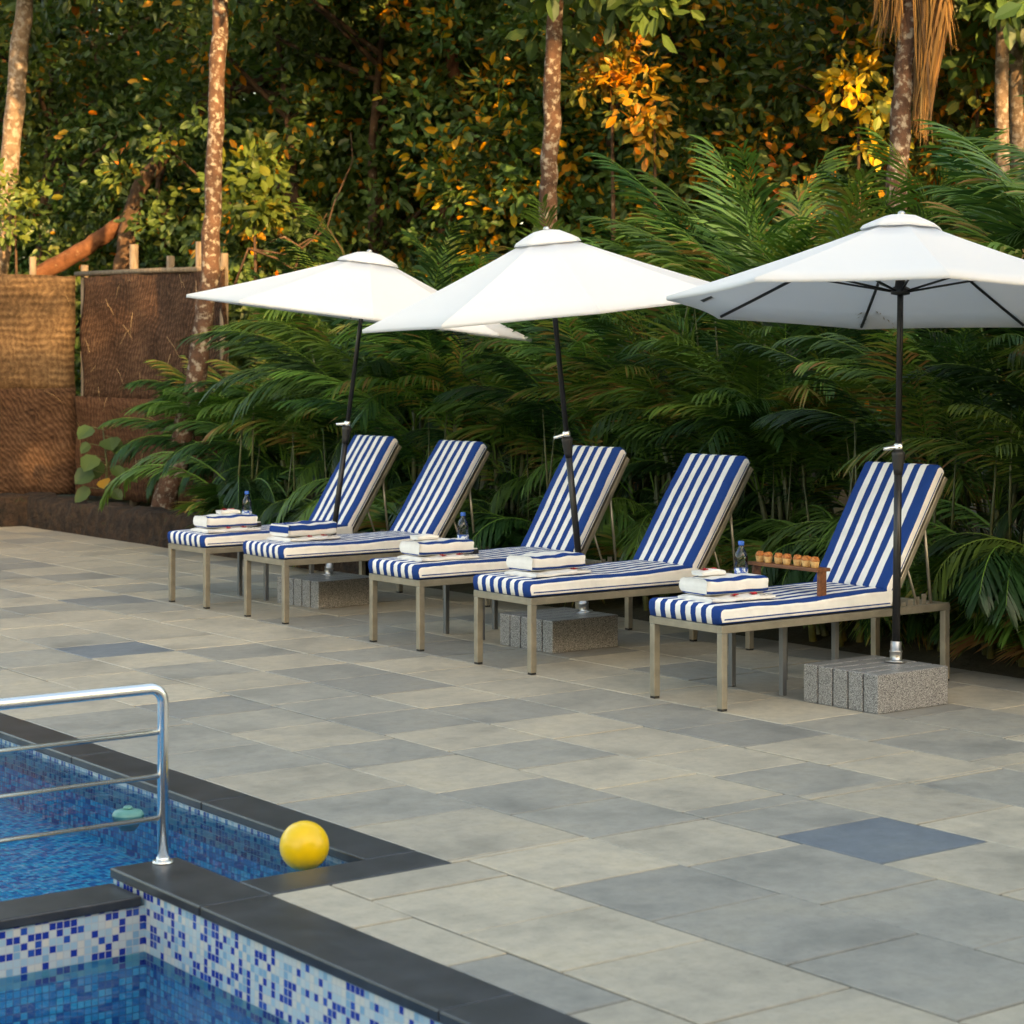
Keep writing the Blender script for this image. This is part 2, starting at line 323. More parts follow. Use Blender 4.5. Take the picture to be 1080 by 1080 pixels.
# ---------------------------------------------------------------- ground, paving, pools
# outline of the stone terrace and its two pools
S0=-2.91; S1=-3.12; SK=-3.64; SL=-3.89; TN0=-1.778; TN1=-1.549; TP=-1.13; TD0=-1.37; TD1=-1.16
POOL_W=-10.0; POOL_F=9.0; LOW_W=-6.9; LOW_N=-5.6; DECK_E=2.08; DECK_F=13.5; DECK_N=-16.0; DECK_W=-16.0
def tiles():
    rects=[(S0,DECK_E,TN0,DECK_F),(SK,DECK_E,DECK_N,TN0),(LOW_W-.25,SK,DECK_N,LOW_N-.25),(DECK_W,LOW_W-.25,DECK_N,TD0),
           (DECK_W,POOL_W-.21,TD0,DECK_F),(POOL_W-.21,S0,POOL_F+.21,DECK_F)]
    V=[];Fc=[];tn=[]
    rnd=random.Random(5)
    special={(-1.153-.2825,-2.42):.03,(-1.153-.2825,4.0):.09,(-.305,6.15):.11,(.26,9.2):.12,(-1.43,.6):.25,(-2.0,-1.1):.3,(-2.57,-2.9):.28,(-2.57,-3.6):.3,(-2.,-3.2):.35,(-3.3,-3.6):.8,(-1.43,-3.2):.7,(-.87,-4.0):.75}
    for k in range(-24,8):
        s_lo=-1.153+.565*k; s_hi=s_lo+.565; sm=(s_lo+s_hi)/2
        t=DECK_N-rnd.random()*.5
        if k==-1: t=-2.685-.525*26
        while t<DECK_F:
            ln=.525 if k==-1 else rnd.choice([.5,.53,.56,.6,.64])
            tm=t+ln/2
            x=rnd.random(); 
            tone = rnd.uniform(.52,1) if x<.56 else (rnd.uniform(.14,.47) if x<.985 else rnd.uniform(.07,.12))
            for (a,b),v in special.items():
                if abs(a-sm)<.29 and abs(b-tm)<.26: tone=v
            dz=rnd.uniform(-.0015,.0015)
            for (a0,a1,b0,b1) in rects:
                if a0==S0 and abs(s_hi+2.848)<.01: continue
                x0=S0 if (a0==S0 and abs(s_lo+2.848)<.01) else max(s_lo,a0); x1=min(s_hi,a1);y0=max(t,b0);y1=min(t+ln,b1)
                if x1-x0<.03 or y1-y0<.03: continue
                g=.003; c=.004
                j=[rnd.uniform(0,.004) for _ in range(8)]
                o=len(V)
                P=[(x0+g+j[0],y0+g+j[1]),(x1-g-j[2],y0+g+j[3]),(x1-g-j[4],y1-g-j[5]),(x0+g+j[6],y1-g-j[7])]
                Q=[(P[0][0]+c,P[0][1]+c),(P[1][0]-c,P[1][1]+c),(P[2][0]-c,P[2][1]-c),(P[3][0]+c,P[3][1]-c)]
                tl=[dz+rnd.uniform(-.0008,.0008) for _ in range(4)]
                V+= [(p[0],p[1],-.012) for p in P]+[(p[0],p[1],-.003+z) for p,z in zip(P,tl)]+[(q[0],q[1],z) for q,z in zip(Q,tl)]
                Fc.append((o+8,o+9,o+10,o+11)); tn.append(tone)
                for i in range(4):
                    i2=(i+1)%4
                    Fc.append((o+4+i,o+4+i2,o+8+i2,o+8+i)); tn.append(tone)
                    Fc.append((o+i,o+i2,o+4+i2,o+4+i)); tn.append(tone)
            t+=ln
    flat=[i for f in Fc for i in f]
    me=from_np('paving',V,flat,[4]*len(Fc),M['paving'],tone=tn)
    o=bpy.data.objects.new('paving',me); link(o); tag(o,kind='structure')
    mb=MB()
    for (a0,a1,b0,b1) in rects: mb.add([(a0,b0,-.006),(a1,b0,-.006),(a1,b1,-.006),(a0,b1,-.006)],[(0,1,2,3)])
    tag(mb.build('paving_bed',M['joint']),kind='structure')
tiles()
def coping():
    mb=MB(); T=.035; lip=.012
    def slab(x0,x1,y0,y1,z=.0025,th=T):
        # long copings are laid as separate stones with fine joints
        n=max(1,round(max(x1-x0,y1-y0)/1.2))
        for i in range(n):
            if x1-x0>y1-y0: a0=x0+(x1-x0)*i/n;a1=x0+(x1-x0)*(i+1)/n; mb.box((a0+.0012,y0,z-th),(a1-.0012,y1,z),0,.006)
            else: b0=y0+(y1-y0)*i/n;b1=y0+(y1-y0)*(i+1)/n; mb.box((x0,b0+.0012,z-th),(x1,b1-.0012,z),0,.006)
    slab(S1-lip,S0,TN1-lip,POOL_F+.2)                       # beside the big pool
    slab(SK,S0,TN0,TN1-lip-.002)                                # short return by the ball
    slab(SL-lip,SK-.002,LOW_N-.2,TN0-.002); slab(SL-lip,SK-.002,TN0,TP)      # beside the small pool, ending in a stub
    slab(LOW_W,SL-lip-.003,TD0-lip,TD1,-.044)                    # lower weir stone between the pools
    slab(LOW_W,SL-lip-.003,LOW_N-.2,LOW_N+lip); slab(LOW_W-.23,LOW_W-.002,LOW_N-.2,TD1)
    slab(POOL_W-.2,POOL_W+lip,TD1,POOL_F+.2); slab(POOL_W+lip+.002,S1-lip-.002,POOL_F-lip,POOL_F+.2)
    slab(POOL_W,LOW_W-.235,TD0,TD1)
    tag(mb.build('pool_coping',M['coping']),kind='structure')
    b=MB(); zt=-.034
    def wx(x,y0,y1,z0,z1,mi): b.add([(x,y0,z0),(x,y1,z0),(x,y1,z1),(x,y0,z1)],[(0,1,2,3)],mi)
    def wy(y,x0,x1,z0,z1,mi): b.add([(x0,y,z0),(x1,y,z0),(x1,y,z1),(x0,y,z1)],[(0,1,2,3)],mi)
    D1=-.33; D2=-.55; band=-.16
    # big pool
    for (z0,z1,ox,oy) in ((band,zt,5,6),(D1,band,3,4)):
        wx(S1,TN1,POOL_F,z0,z1,ox); wx(POOL_W,TD1,POOL_F,z0,z1,ox); wy(POOL_F,POOL_W,S1,z0,z1,oy)
        wy(TN1,SK-.005,S1,z0,z1,oy); wx(SK-.005,TN1,TP-.004,z0,z1,ox); wy(TP-.004,SL,SK-.005,z0,z1,oy)
        wx(SL+.002,TD1-.004,TP-.004,z0,z1,ox)
    wy(TD1-.004,POOL_W,SL,band,-.08,1); wy(TD1-.004,POOL_W,SL,D1,band,4)
    for (x0,x1,y0) in ((POOL_W,SL,TD1-.004),(SL,SK-.005,TP-.004),(SK-.005,S1,TN1)): b.add([(x0,y0,D1),(x1,y0,D1),(x1,POOL_F,D1),(x0,POOL_F,D1)],[(0,1,2,3)],2)
    # small pool
    for (z0,z1,ox,oy) in ((-.28,zt,0,1),(D2,-.28,3,4)):
        wx(SL,LOW_N,TD0,z0,z1,ox); wx(LOW_W,LOW_N,TD0,z0,z1,ox); wy(LOW_N,LOW_W,SL,z0,z1,oy)
        wy(TD0,LOW_W,SL,z0,min(z1,-.08),oy)
    wx(SL,TD0,TP-.006,-.15,zt,0)
    b.add([(LOW_W,LOW_N,D2),(SL,LOW_N,D2),(SL,TD0,D2),(LOW_W,TD0,D2)],[(0,1,2,3)],2)
    o=b.build('pool_basin',[M['mos_x'],M['mos_y'],M['mos_f'],M['mos_fx'],M['mos_fy'],M['mos_b'],M['mos_by']]); tag(o,kind='structure')
    # water sheets, each filling its basin
    w=MB(); z=-.052
    w.add([(POOL_W+.001,TD1-.003,z),(SL+.001,TD1-.003,z),(SL+.001,TP-.003,z),(SK-.006,TP-.003,z),(SK-.006,TN1+.001,z),(S1-.001,TN1+.001,z),(S1-.001,POOL_F-.001,z),(POOL_W+.001,POOL_F-.001,z)],[tuple(range(8))])
    tag(w.build('water',M['water']),kind='structure')
    w=MB(); z=-.235
    w.add([(LOW_W+.001,LOW_N+.001,z),(SL-.001,LOW_N+.001,z),(SL-.001,TD0-.001,z),(LOW_W+.001,TD0-.001,z)],[(0,1,2,3)])
    tag(w.build('water',M['water']),kind='structure')
coping()
def ground():
    xs=[-400,-200,-100,-50,-25,DECK_W+.02,DECK_E-.02,2.5,2.9,3.5,5,7,9,12,15,18,22,26,32,40,55,80,130,220,400]
    ys=[-400,-200,-100,-60,-40,-28,-20,DECK_N+.02]+[-12,-8,-4,0,3,6,9,11]+[DECK_F-.02,14.5,16,18,21,25,30,36,45,60,90,150,250,400]
    def h(x,y):
        d=max(x-7, (y-18)*.8 if x<7 else 0, 0)
        d=max(d,0); z=min(6.5, .24*d)
        if DECK_W<x<DECK_E and DECK_N<y<DECK_F: return -.04
        return -.04+ (max(0,min(.3,(x-2.15)*.22)) if y<30 else 0)+z*(.9+.2*math.sin(x*.7)*math.cos(y*.5))
    V=[(x,y,h(x,y)) for y in ys for x in xs]; Fc=[]; nx=len(xs)
    for j in range(len(ys)-1):
        for i in range(nx-1):
            cx=(xs[i]+xs[i+1])/2; cy=(ys[j]+ys[j+1])/2
            if DECK_W<cx<DECK_E and DECK_N<cy<DECK_F: continue
            Fc.append((j*nx+i,j*nx+i+1,(j+1)*nx+i+1,(j+1)*nx+i))
    mb=MB(); mb.add(V,Fc,0,True); tag(mb.build('ground',M['earth']),kind='structure')
ground()

# ---------------------------------------------------------------- cushions
def cushion_mesh(name, Ln, w, h, n_st=13, r=.022, seed=0, swap=False, side_mid=.007, puff=.006, rise=.0):
    """box cushion lying in +x, centred on y; lengthwise stripes run over the ends"""
    rd=random.Random(seed); NX=26
    ph=[rd.uniform(0,6.28) for _ in range(6)]
    def wob(x,y): return .003*math.sin(x*8+ph[0]+3*y)+.0015*math.sin(x*23+ph[1])*math.sin(y*23+ph[2])+.0007*math.sin(x*73+y*31+ph[3])
    def loop(y,d,rr):
        pts=[]
        for i in range(NX+1):
            x=rr+d+(Ln-2*rr-2*d)*i/NX
            pts.append((x,y,h-d+wob(x,y)+puff*(1-(2*y/w)**2)+rise*(max(0,x/Ln-.25)/.75)**2))
        for k in range(1,4):
            a=PI/2*(1-k/4); pts.append((Ln-d-rr+rr*math.cos(a),y,h-d-rr+rr*math.sin(a)+wob(Ln,y)*.5+rise))
        pts.append((Ln-d,y,h/2)); 
        for i in range(NX,-1,-1):
            x=rr*.4+d+(Ln-.8*rr-2*d)*i/NX; pts.append((x,y,d+.002))
        pts.append((d,y,h/2))
        for k in range(1,4):
            a=PI/2*(k/4); pts.append((d+rr-rr*math.cos(a),y,h-d-rr+rr*math.sin(a)+wob(0,y)*.5))
        return pts
    st=[]; inner=w/2-r
    e_=.62; sw=w/(n_st+2*e_); bound=[-w/2]+[-w/2+sw*(e_+i) for i in range(1,n_st)]+[w/2]
    ys=[]
    for a in (90,60,30): ys.append((-inner-r*math.sin(R(a)), r*(1-math.cos(R(a)))))
    ins=[-inner]+[b for b in bound if abs(b)<inner-.004]+[inner]
    fine=[]
    for i,b in enumerate(ins):
        fine.append(b)
        if i<len(ins)-1: fine.append((b+ins[i+1])/2)
    ys+=[(y,0) for y in fine]
    for a in (30,60,90): ys.append((inner+r*math.sin(R(a)), r*(1-math.cos(R(a)))))
    mb=MB(); loops=[loop(y,d,r) for y,d in ys]; n=len(loops[0])
    for l in loops: mb.v+=l
    for j in range(len(ys)-1):
        ym=(ys[j][0]+ys[j+1][0])/2; idx=max(0,min(n_st-1,int((ym+w/2)/sw-e_)))
        mi0=(idx%2) ^ (1 if swap else 0)           # 0 blue, 1 white
        for i in range(n):
            i2=(i+1)%n; mi=mi0
            if abs(ym)>inner+r*.9: mi=1 if (loops[j][i][2]+loops[j+1][i2][2])/2>side_mid else 0
            mb.f.append((j*n+i,j*n+i2,(j+1)*n+i2,(j+1)*n+i)); mb.m.append(mi); mb.sm.append(True); mb.t.append(0)
    # sides: white with a blue strip along the bottom seam
    for j,sgn in ((0,-1),(len(ys)-1,1)):
        base=j*n
        top=[base+i for i in range(NX+1)]; bot=[base+NX+5+(NX-i) for i in range(NX+1)]
        mids=[]
        for i in range(NX+1):
            p=Vector(loops[j][i]); q=Vector(loops[j][NX+5+(NX-i)]); mids.append(len(mb.v)); f=side_mid/max(.01,p.z-q.z); mb.v.append(tuple(q.lerp(p,f)))
        for i in range(NX):
            a=(top[i],top[i+1],mids[i+1],mids[i]); b=(mids[i],mids[i+1],bot[i+1],bot[i])
            for q,mi in ((a,1),(b,0)):
                mb.f.append(q if sgn>0 else q[::-1]); mb.m.append(mi); mb.sm.append(False); mb.t.append(0)
        e1=[top[NX]]+[base+NX+k for k in range(1,5)]+[bot[NX],mids[NX]]
        e0=[bot[0]]+[base+2*NX+6+k for k in range(0,4)]+[top[0],mids[0]]
        for e in (e1,e0): mb.f.append(tuple(e) if sgn>0 else tuple(e[::-1])); mb.m.append(1); mb.sm.append(False); mb.t.append(0)
    return mb.mesh(name,[M['blue'],M['white']])

LW=.555; LL=1.70; FH=.43; HINGE=1.27; BL=.80; BA=R(57)
seat_me=[cushion_mesh('seat_cushion',HINGE,LW,.088,13,seed=i,rise=.02) for i in range(3)]
back_me=[cushion_mesh('back_cushion',BL,LW,.075,11,seed=10+i,puff=.008) for i in range(3)]
def make_lounger():
    root=empty('sun_lounger')
    x0=-LL/2; y0=-LW/2; tb=.04
    f=MB()
    f.box((x0,y0,FH-tb),(x0+LL,y0+tb,FH),0,.003); f.box((x0,-y0-tb,FH-tb),(x0+LL,-y0,FH),0,.003)
    for x in (x0,x0+LL-tb): f.box((x,y0+tb-.001,FH-tb),(x+tb,-y0-tb+.001,FH-.0008),0,.003)
    f.box((x0+.62,y0+tb-.001,FH-tb),(x0+.65,-y0-tb+.001,FH-.002)); f.box((x0+1.24,y0+tb-.001,FH-tb),(x0+1.27,-y0-tb+.001,FH-.002))
    f.build('frame',M['frame'],root)
    for sx in (x0+.0008,x0+LL-tb-.0008):
        for sy in (y0+.0008,-y0-tb-.0008):
            l=MB(); l.box((sx,sy,.012),(sx+tb-.0016,sy+tb-.0016,FH-tb-.0005),0,.003); lo=l.build('leg',M['frame'],root)
            g=MB(); g.box((sx+.0015,sy+.0015,0),(sx+tb-.003,sy+tb-.003,.0118),0,.002); g.build('foot_cap',M['foot'],lo)
    s=MB()
    for k in range(7): s.box((x0+.07+k*.165,y0+tb-.001,FH-.022),(x0+.17+k*.165,-y0-tb+.001,FH-.006),0,.002)
    s.build('slats',M['sling'],root)
    o=bpy.data.objects.new('seat_cushion',seat_me[0]); o.location=(x0-.015,0,FH+.002); link(o,root)
    hx=x0+HINGE-.03; hz=FH+.055
    o=bpy.data.objects.new('back_cushion',back_me[0]); o.location=(hx,0,hz); o.rotation_euler=(0,-BA,0); link(o,root)
    b=MB()
    for sy in (y0+.012,-y0-.012-.025): b.box((-.03,sy,-.042),(BL-.03,sy+.025,-.012),0,.003)
    for k in range(5): b.box((.06+k*.17,y0+.038,-.036),(.10+k*.17,-y0-.038,-.018),0,.003)
    bo=b.build('backrest_frame',M['frame'],root,(hx,0,hz),(0,-BA,0))
    for sy in (y0+.05,-y0-.05):
        p=MB(); p.tube([(hx+.30,sy,hz+.42),(x0+1.60,sy,FH-.02)],.009,8); p.tube([(hx+.16,sy,hz+.17),(x0+1.50,sy,FH-.03)],.007,8)
        for k in range(4):
            p.box((x0+1.36+k*.055,sy-.004,FH-.03),(x0+1.395+k*.055,sy+.004,FH+.018+.012*k),0,.002)
        p.build('support_strut',M['frame'],root)
    return root
LN=[(.034,5.425),(.034,4.312),(.017,2.71),(-.017,1.538),(0,0)]   # front near feet, farthest first
LAB=['farthest of the five blue striped loungers, nearest the woven fence','blue striped lounger second from the woven fence, right of the farthest one','middle lounger of the five, with a side table on its far side','blue striped lounger just left of the one holding the wooden snack stand','nearest blue striped lounger, holding the wooden stand of pastries']
WHO=['the farthest lounger','the second farthest lounger','the middle lounger','the lounger left of the snack stand','the snack stand lounger']
proto=make_lounger()
LC=[]
for i,(s,t) in enumerate(LN):
    o=proto if i==0 else copy_tree(proto)
    o.location=(s-.02+LL/2,t-.02+LW/2,0); o.rotation_euler.z=R([.6,-.4,.5,-.3,.2][i])
    tag(o,LAB[i],'sun lounger','blue and white sun loungers in a row')
    for ch in o.children:
        if ch.name.startswith('seat_cushion'): ch.data=seat_me[i%3]
        if ch.name.startswith('back_cushion'):
            ch.data=back_me[i%3]; ch.rotation_euler.y=-(BA+R([0,-1,1,-1,0][i]))
            hz_=ch.rotation_euler.y
    for ch in o.children:
        if ch.name.startswith('backrest_frame'): ch.rotation_euler.y=hz_
    LC.append((s,t))
ST=FH+.002+.088+.007      # top of a seat cushion

# ---------------------------------------------------------------- side tables, bottles
def make_table():
    root=empty('side_table'); a=.21; z=.51
    f=MB()
    for sy in (-a,a-.03): f.box((-a,sy,z-.055),(a,sy+.03,z),0,.002)
    for sx in (-a,a-.03): f.box((sx,-a+.0295,z-.055),(sx+.03,a-.0295,z-.0006),0,.002)
    f.build('table_frame',M['grey_metal'],root)
    for sx in (-a+.0006,a-.0306):
        for sy in (-a+.0006,a-.0306):
            l=MB(); l.box((sx,sy,0),(sx+.0294,sy+.0294,z-.0555),0,.002); l.build('leg',M['grey_metal'],root)
    g=MB(); g.box((-a+.031,-a+.031,z-.012),(a-.031,a-.031,z-.004),0,.001); g.build('glass_top',M['glass_top'],root)
    return root
tb=make_table()
tabs=[(LN[0],'farthest grey side table with a bottle, between far lounger and fence'),(LN[2],'grey side table with a bottle, between second farthest and middle loungers'),(LN[4],'nearest grey side table, beside the lounger holding the snack stand')]
bl=MB(); 
prof=[(.034,0),(.037,.006),(.037,.05),(.034,.058),(.037,.066),(.037,.15),(.035,.165),(.037,.18),(.036,.195),(.028,.22),(.016,.24),(.0135,.25),(.0135,.262)]
def make_bottle():
    root=empty('water_bottle')
    b=MB(); b.lathe(prof,20); b.build('bottle_body',M['bottle'],root)
    c=MB(); c.lathe([(.016,.256),(.0165,.258),(.0165,.276),(.0145,.279)],18); c.build('bottle_cap',M['cap_blue'],root)
    l=MB(); l.lathe([(.0374,.07),(.0374,.135)],20); l.build('bottle_label',M['label'],root)
    return root
bt=make_bottle()
def make_box():
    root=empty('amenity_box'); b=MB(); b.box((-.05,-.035,0),(.05,.035,.05),0,.004); b.build('box_body',M['black_plastic'],root)
    c=MB(); c.box((-.045,-.03,.0502),(.045,.03,.056),0,.002); c.build('paper_sheet',M['towel_white'],root); return root
bx=make_box()
for i,((s,t),lab) in enumerate(tabs):
    o=tb if i==0 else copy_tree(tb); cx,cy=s+.79,t+.37; o.location=(cx,cy,0); tag(o,lab,'side table','grey side tables between the loungers')
    b=bt if i==0 else copy_tree(bt); b.location=(cx-[.16,.13,.16][i],cy+[.15,.1,.16][i],.506); b.rotation_euler.z=i*1.3
    tag(b,['water bottle with blue cap on the farthest side table','water bottle with blue cap on side table beside the middle lounger','water bottle with blue cap beside the wooden snack stand'][i],'bottle','water bottles on the side tables')
    k=bx if i==0 else copy_tree(bx); k.location=(cx-[.16,.15,.17][i]+.0,cy+[.03,-.02,.04][i]+.02,.506); k.rotation_euler.z=.2*i
    tag(k,['small dark box next to the bottle on the farthest side table','small dark box by the bottle near the middle lounger','small dark box next to the bottle on the nearest side table'][i],'box','small dark boxes on the side tables')

# ---------------------------------------------------------------- towels and flowers
def towel_mesh(name, Ln, wd, h, bands, seed=0, n=40):
    """folded towel: rounded section swept along x; bands(z_fraction, side) -> 0 blue / 1 white"""
    rd=random.Random(seed); mb=MB(); NX=14; p=4.5
    ph=[rd.uniform(0,6) for _ in range(4)]
    for i in range(NX+1):
        x=-Ln/2+Ln*i/NX; e=1-.06*max(0,abs(2*x/Ln)-.85)/.15
        for k in range(n):
            a=2*PI*k/n; ca,sa=math.cos(a),math.sin(a)
            y=math.copysign(abs(ca)**(2/p),ca)*wd/2*e; z=math.copysign(abs(sa)**(2/p),sa)*h/2*e+h/2
            f=z/h
            z+= .004*math.sin(x*19+ph[0]+y*9)*f+.003*math.sin(x*47+ph[1])*f
            y+= .003*math.sin(x*31+ph[2]+z*60)
            mb.v.append((x+.003*math.sin(z*90+ph[3]),y,max(0,z)))
    for i in range(NX):
        for k in range(n):
            k2=(k+1)%n; a=2*PI*(k+.5)/n
            zf=(math.copysign(abs(math.sin(a))**(2/p),math.sin(a))+1)/2; yf=math.copysign(abs(math.cos(a))**(2/p),math.cos(a))
            mb.f.append((i*n+k,(i+1)*n+k,(i+1)*n+k2,i*n+k2)); mb.m.append(bands(zf,yf)); mb.sm.append(True); mb.t.append(0)
    # ends: stacked fold layers
    for i,sg in ((0,-1),(NX,1)):
        b=i*n
        q=n//4
        for k in range(q-1,-q,-1):
            a=k%n; c_=(k-1)%n; a2=(2*q-k)%n; c2=(2*q-k+1)%n
            f=(b+a,b+a2,b+c2,b+c_)
            if len(set(f))<3: continue
            f=tuple(dict.fromkeys(f))
            mb.f.append(f if sg>0 else f[::-1]); mb.m.append(1 if (k//3)%2 else bands(.5+k/(2*q),1)); mb.sm.append(False); mb.t.append(0)
    return mb.mesh(name,[M['towel_blue'],M['towel_white']])
def bandsA(z,y):
    if z<.11: return 1
    if z<.31: return 0
    if abs(y)>.64: return 0 if z>.85 else 1
    return 0 if abs(y)<.22 else 1
def bandsB(z,y):
    if abs(y)>.93: return 0 if .48<z<.93 else 1
    return 1 if (abs(y)>.6 or abs(y)<.25) else 0
tA=towel_mesh('striped_towel',.40,.25,.088,bandsA,1); tB=towel_mesh('striped_towel',.40,.25,.088,bandsB,2)
tW=towel_mesh('white_towel',.42,.30,.024,lambda z,y:1,3); tS=towel_mesh('small_towel',.15,.10,.026,lambda z,y:1,4)
m=mat('zigzag_trim',(.8,.8,.78),.9); c=coords(m)
w=N(m,'ShaderNodeTexChecker'); w.inputs['Scale'].default_value=48; w.inputs['Color1'].default_value=(.02,.02,.03,1); w.inputs['Color2'].default_value=(.8,.8,.78,1)
mp=N(m,'ShaderNodeMapping'); mp.inputs['Rotation'].default_value=(0,0,R(45)); L(m,c,mp.inputs['Vector']); L(m,mp.outputs[0],w.inputs['Vector']); L(m,w.outputs[0],BS(m).inputs['Base Color']); M['zigzag']=m
def make_flower():
    mb=MB()
    for k in range(5):
        a=2*PI*k/5; d=Vector((math.cos(a),math.sin(a),0)); n_=Vector((-math.sin(a),math.cos(a),0))
        P=[Vector((0,0,.004)),d*.010+n_*.008+Vector((0,0,.008)),d*.021+n_*.006+Vector((0,0,.010)),d*.023-n_*.004+Vector((0,0,.007)),d*.011-n_*.008+Vector((0,0,.006))]
        mb.add(P,[(0,1,2,3,4)],0,True); mb.add([q-Vector((0,0,.003)) for q in P],[(4,3,2,1,0)],0,True)
    mb.lathe([(.004,.0),(.006,.006),(.003,.012)],8)
    return mb
fl_me=make_flower().mesh('red_flower',M['red'])
TP_=[(.29,.22),(.36,.36),(.314,.25),(.318,.27),(.27,.26)]
for i,(s,t) in enumerate(LN):
    dv,du=TP_[i]; cx,cy=s+dv,t+du; rz=R([-4,3,-3,2,-5][i])
    o=bpy.data.objects.new('white_towel',tW); link(o); o.location=(cx-.02,cy-.03,ST); o.rotation_euler.z=rz+.03
    tag(o,'thin white folded towel under the striped one on '+WHO[i],'towel','thin white towels on the loungers')
    z_=MB()
    for k in range(5):
        z_.box((.10+k*.02,-.148+.004*k,.0248),(.116+k*.02,-.118+.003*k,.0262),0)
    z_.build('zigzag_trim',M['zigzag'],o)
    st=bpy.data.objects.new('striped_towel',tB if i==1 else tA); link(st); st.location=(cx,cy+.015,ST+.026); st.rotation_euler.z=rz
    tag(st,('blue topped' if i==1 else 'white banded')+' striped folded towel lying on '+WHO[i],'towel','striped towels on the loungers')
    if i in (0,2,4):
        sm=bpy.data.objects.new('small_towel',tS); link(sm); sm.location=(cx-.06+(.11 if i==0 else 0),cy+.07,ST+.026+.09); sm.rotation_euler.z=rz
        tag(sm,'small white folded towel on top of the striped towel on '+WHO[i],'towel','small white towels on the striped towels')
    pos=[(-.04,-.155,.0),(.085,-.15,.0)] if i!=3 else [(.1,-.15,0)]
    for j,(fx,fy,fz) in enumerate(pos):
        f=bpy.data.objects.new('red_flower',fl_me); link(f)
        M3=Matrix.Rotation(rz,3,'Z'); p=M3@Vector((fx,fy+.02,0)); f.location=(cx+p.x-.02,cy+p.y-.01,ST+.027); f.rotation_euler=(R(8),0,j*1.1+i)
        side=['left','right'][j] if len(pos)>1 else 'only'
        tag(f,f'{side} red flower before the striped towel on '+WHO[i],'flower','red flowers on the folded towels')
    if i in (0,4):
        for j in (0,1):
            f=bpy.data.objects.new('red_flower',fl_me); link(f); f.location=(sm.location.x-.03+.06*j,sm.location.y-.0,ST+.026+.09+.026); f.rotation_euler=(0,0,j+.4)
            tag(f,f"{['left','right'][j]} red flower on the small white towel on "+WHO[i],'flower','red flowers on the folded towels')

# ---------------------------------------------------------------- snack stand
sx,sy=LN[4][0]+.735,LN[4][1]+.275
t=empty('snack_stand',(sx,sy,ST-.004)); tag(t,'small dark wooden stand with pastries on the nearest lounger','stand')
b=MB(); b.box((-.05,-.262,.130),(.05,.262,.148),0,.003); b.build('stand_top',M['wood'],t)
for dy in (-.256,.236):
    l=MB(); l.box((-.026,dy,0),(.026,dy+.02,.1297),0,.002); l.build('leg',M['wood'],t)
mf=None
for k in range(7):
    if k==0:
        mf=empty('pastry')
        c=MB(); c.lathe([(.017,0),(.0185,.004),(.023,.030),(.021,.032)],16); c.build('cup',M['pastry'],mf)
        tp=MB(); rd=random.Random(3)
        prof2=[(.022,.030),(.0235,.036),(.019,.044),(.011,.050),(.004,.052)]; tp.lathe(prof2,14)
        for q in range(9):
            a=rd.uniform(0,6.28); rr=rd.uniform(.004,.018); z0=.045-rr*.35
            tp.box((rr*math.cos(a)-.005,rr*math.sin(a)-.005,z0),(rr*math.cos(a)+.005,rr*math.sin(a)+.005,z0+.011),0,.002)
        tp.v=[(x+rd.uniform(-.0012,.0012),y+rd.uniform(-.0012,.0012),z+rd.uniform(-.001,.001)) for x,y,z in tp.v]
        tp.build('topping',M['topping'],mf); o=mf
    else: o=copy_tree(mf)
    o.scale=(1.08,)*3; o.location=(sx-.008+.003*((k*37)%5-2),sy-.21+k*.07,ST-.004+.1482); o.rotation_euler.z=k*1.7
    tag(o,'browned little pastry cup in the row on the wooden stand','pastry','pastry cups on the wooden stand')

# ---------------------------------------------------------------- granite bases and parasols
def make_block():
    root=empty('granite_base'); a=.262; n=5; wd=2*a/n; h=.195
    for k in range(n):
        b=MB(); y=-a+k*wd
        bm=MB(); bm.box((-a+.0,y+.005,0),(a-.0,y+wd-.005,h),0,.005)
        bm.m=[1 if all(bm.v[i][2]>h-.001 for i in f) else 0 for f in bm.f]
        bm.build('granite_slab',[M['granite'],M['granite_top']],root)
    return root
gb=make_block()
BLK=[(LN[0][0]+.86,LN[0][1]-.245,R(4)),(LN[2][0]+.83,LN[2][1]-.31,R(1.5)),(LN[4][0]+.812,LN[4][1]-.28,R(0.5))]
for i,(x,y,rz) in enumerate(BLK):
    o=gb if i==0 else copy_tree(gb); o.location=(x,y,0); o.rotation_euler.z=rz
    tag(o,['shaded granite slab base between the two farthest loungers','granite slab base in shadow between the middle loungers','speckled granite slab base in front of the nearest lounger'][i],'parasol base','granite parasol bases')
def cvec(X,Y,Z): return Vector((.8*X+.6*Y,-.6*X+.8*Y,Z))      # camera-aligned direction -> site
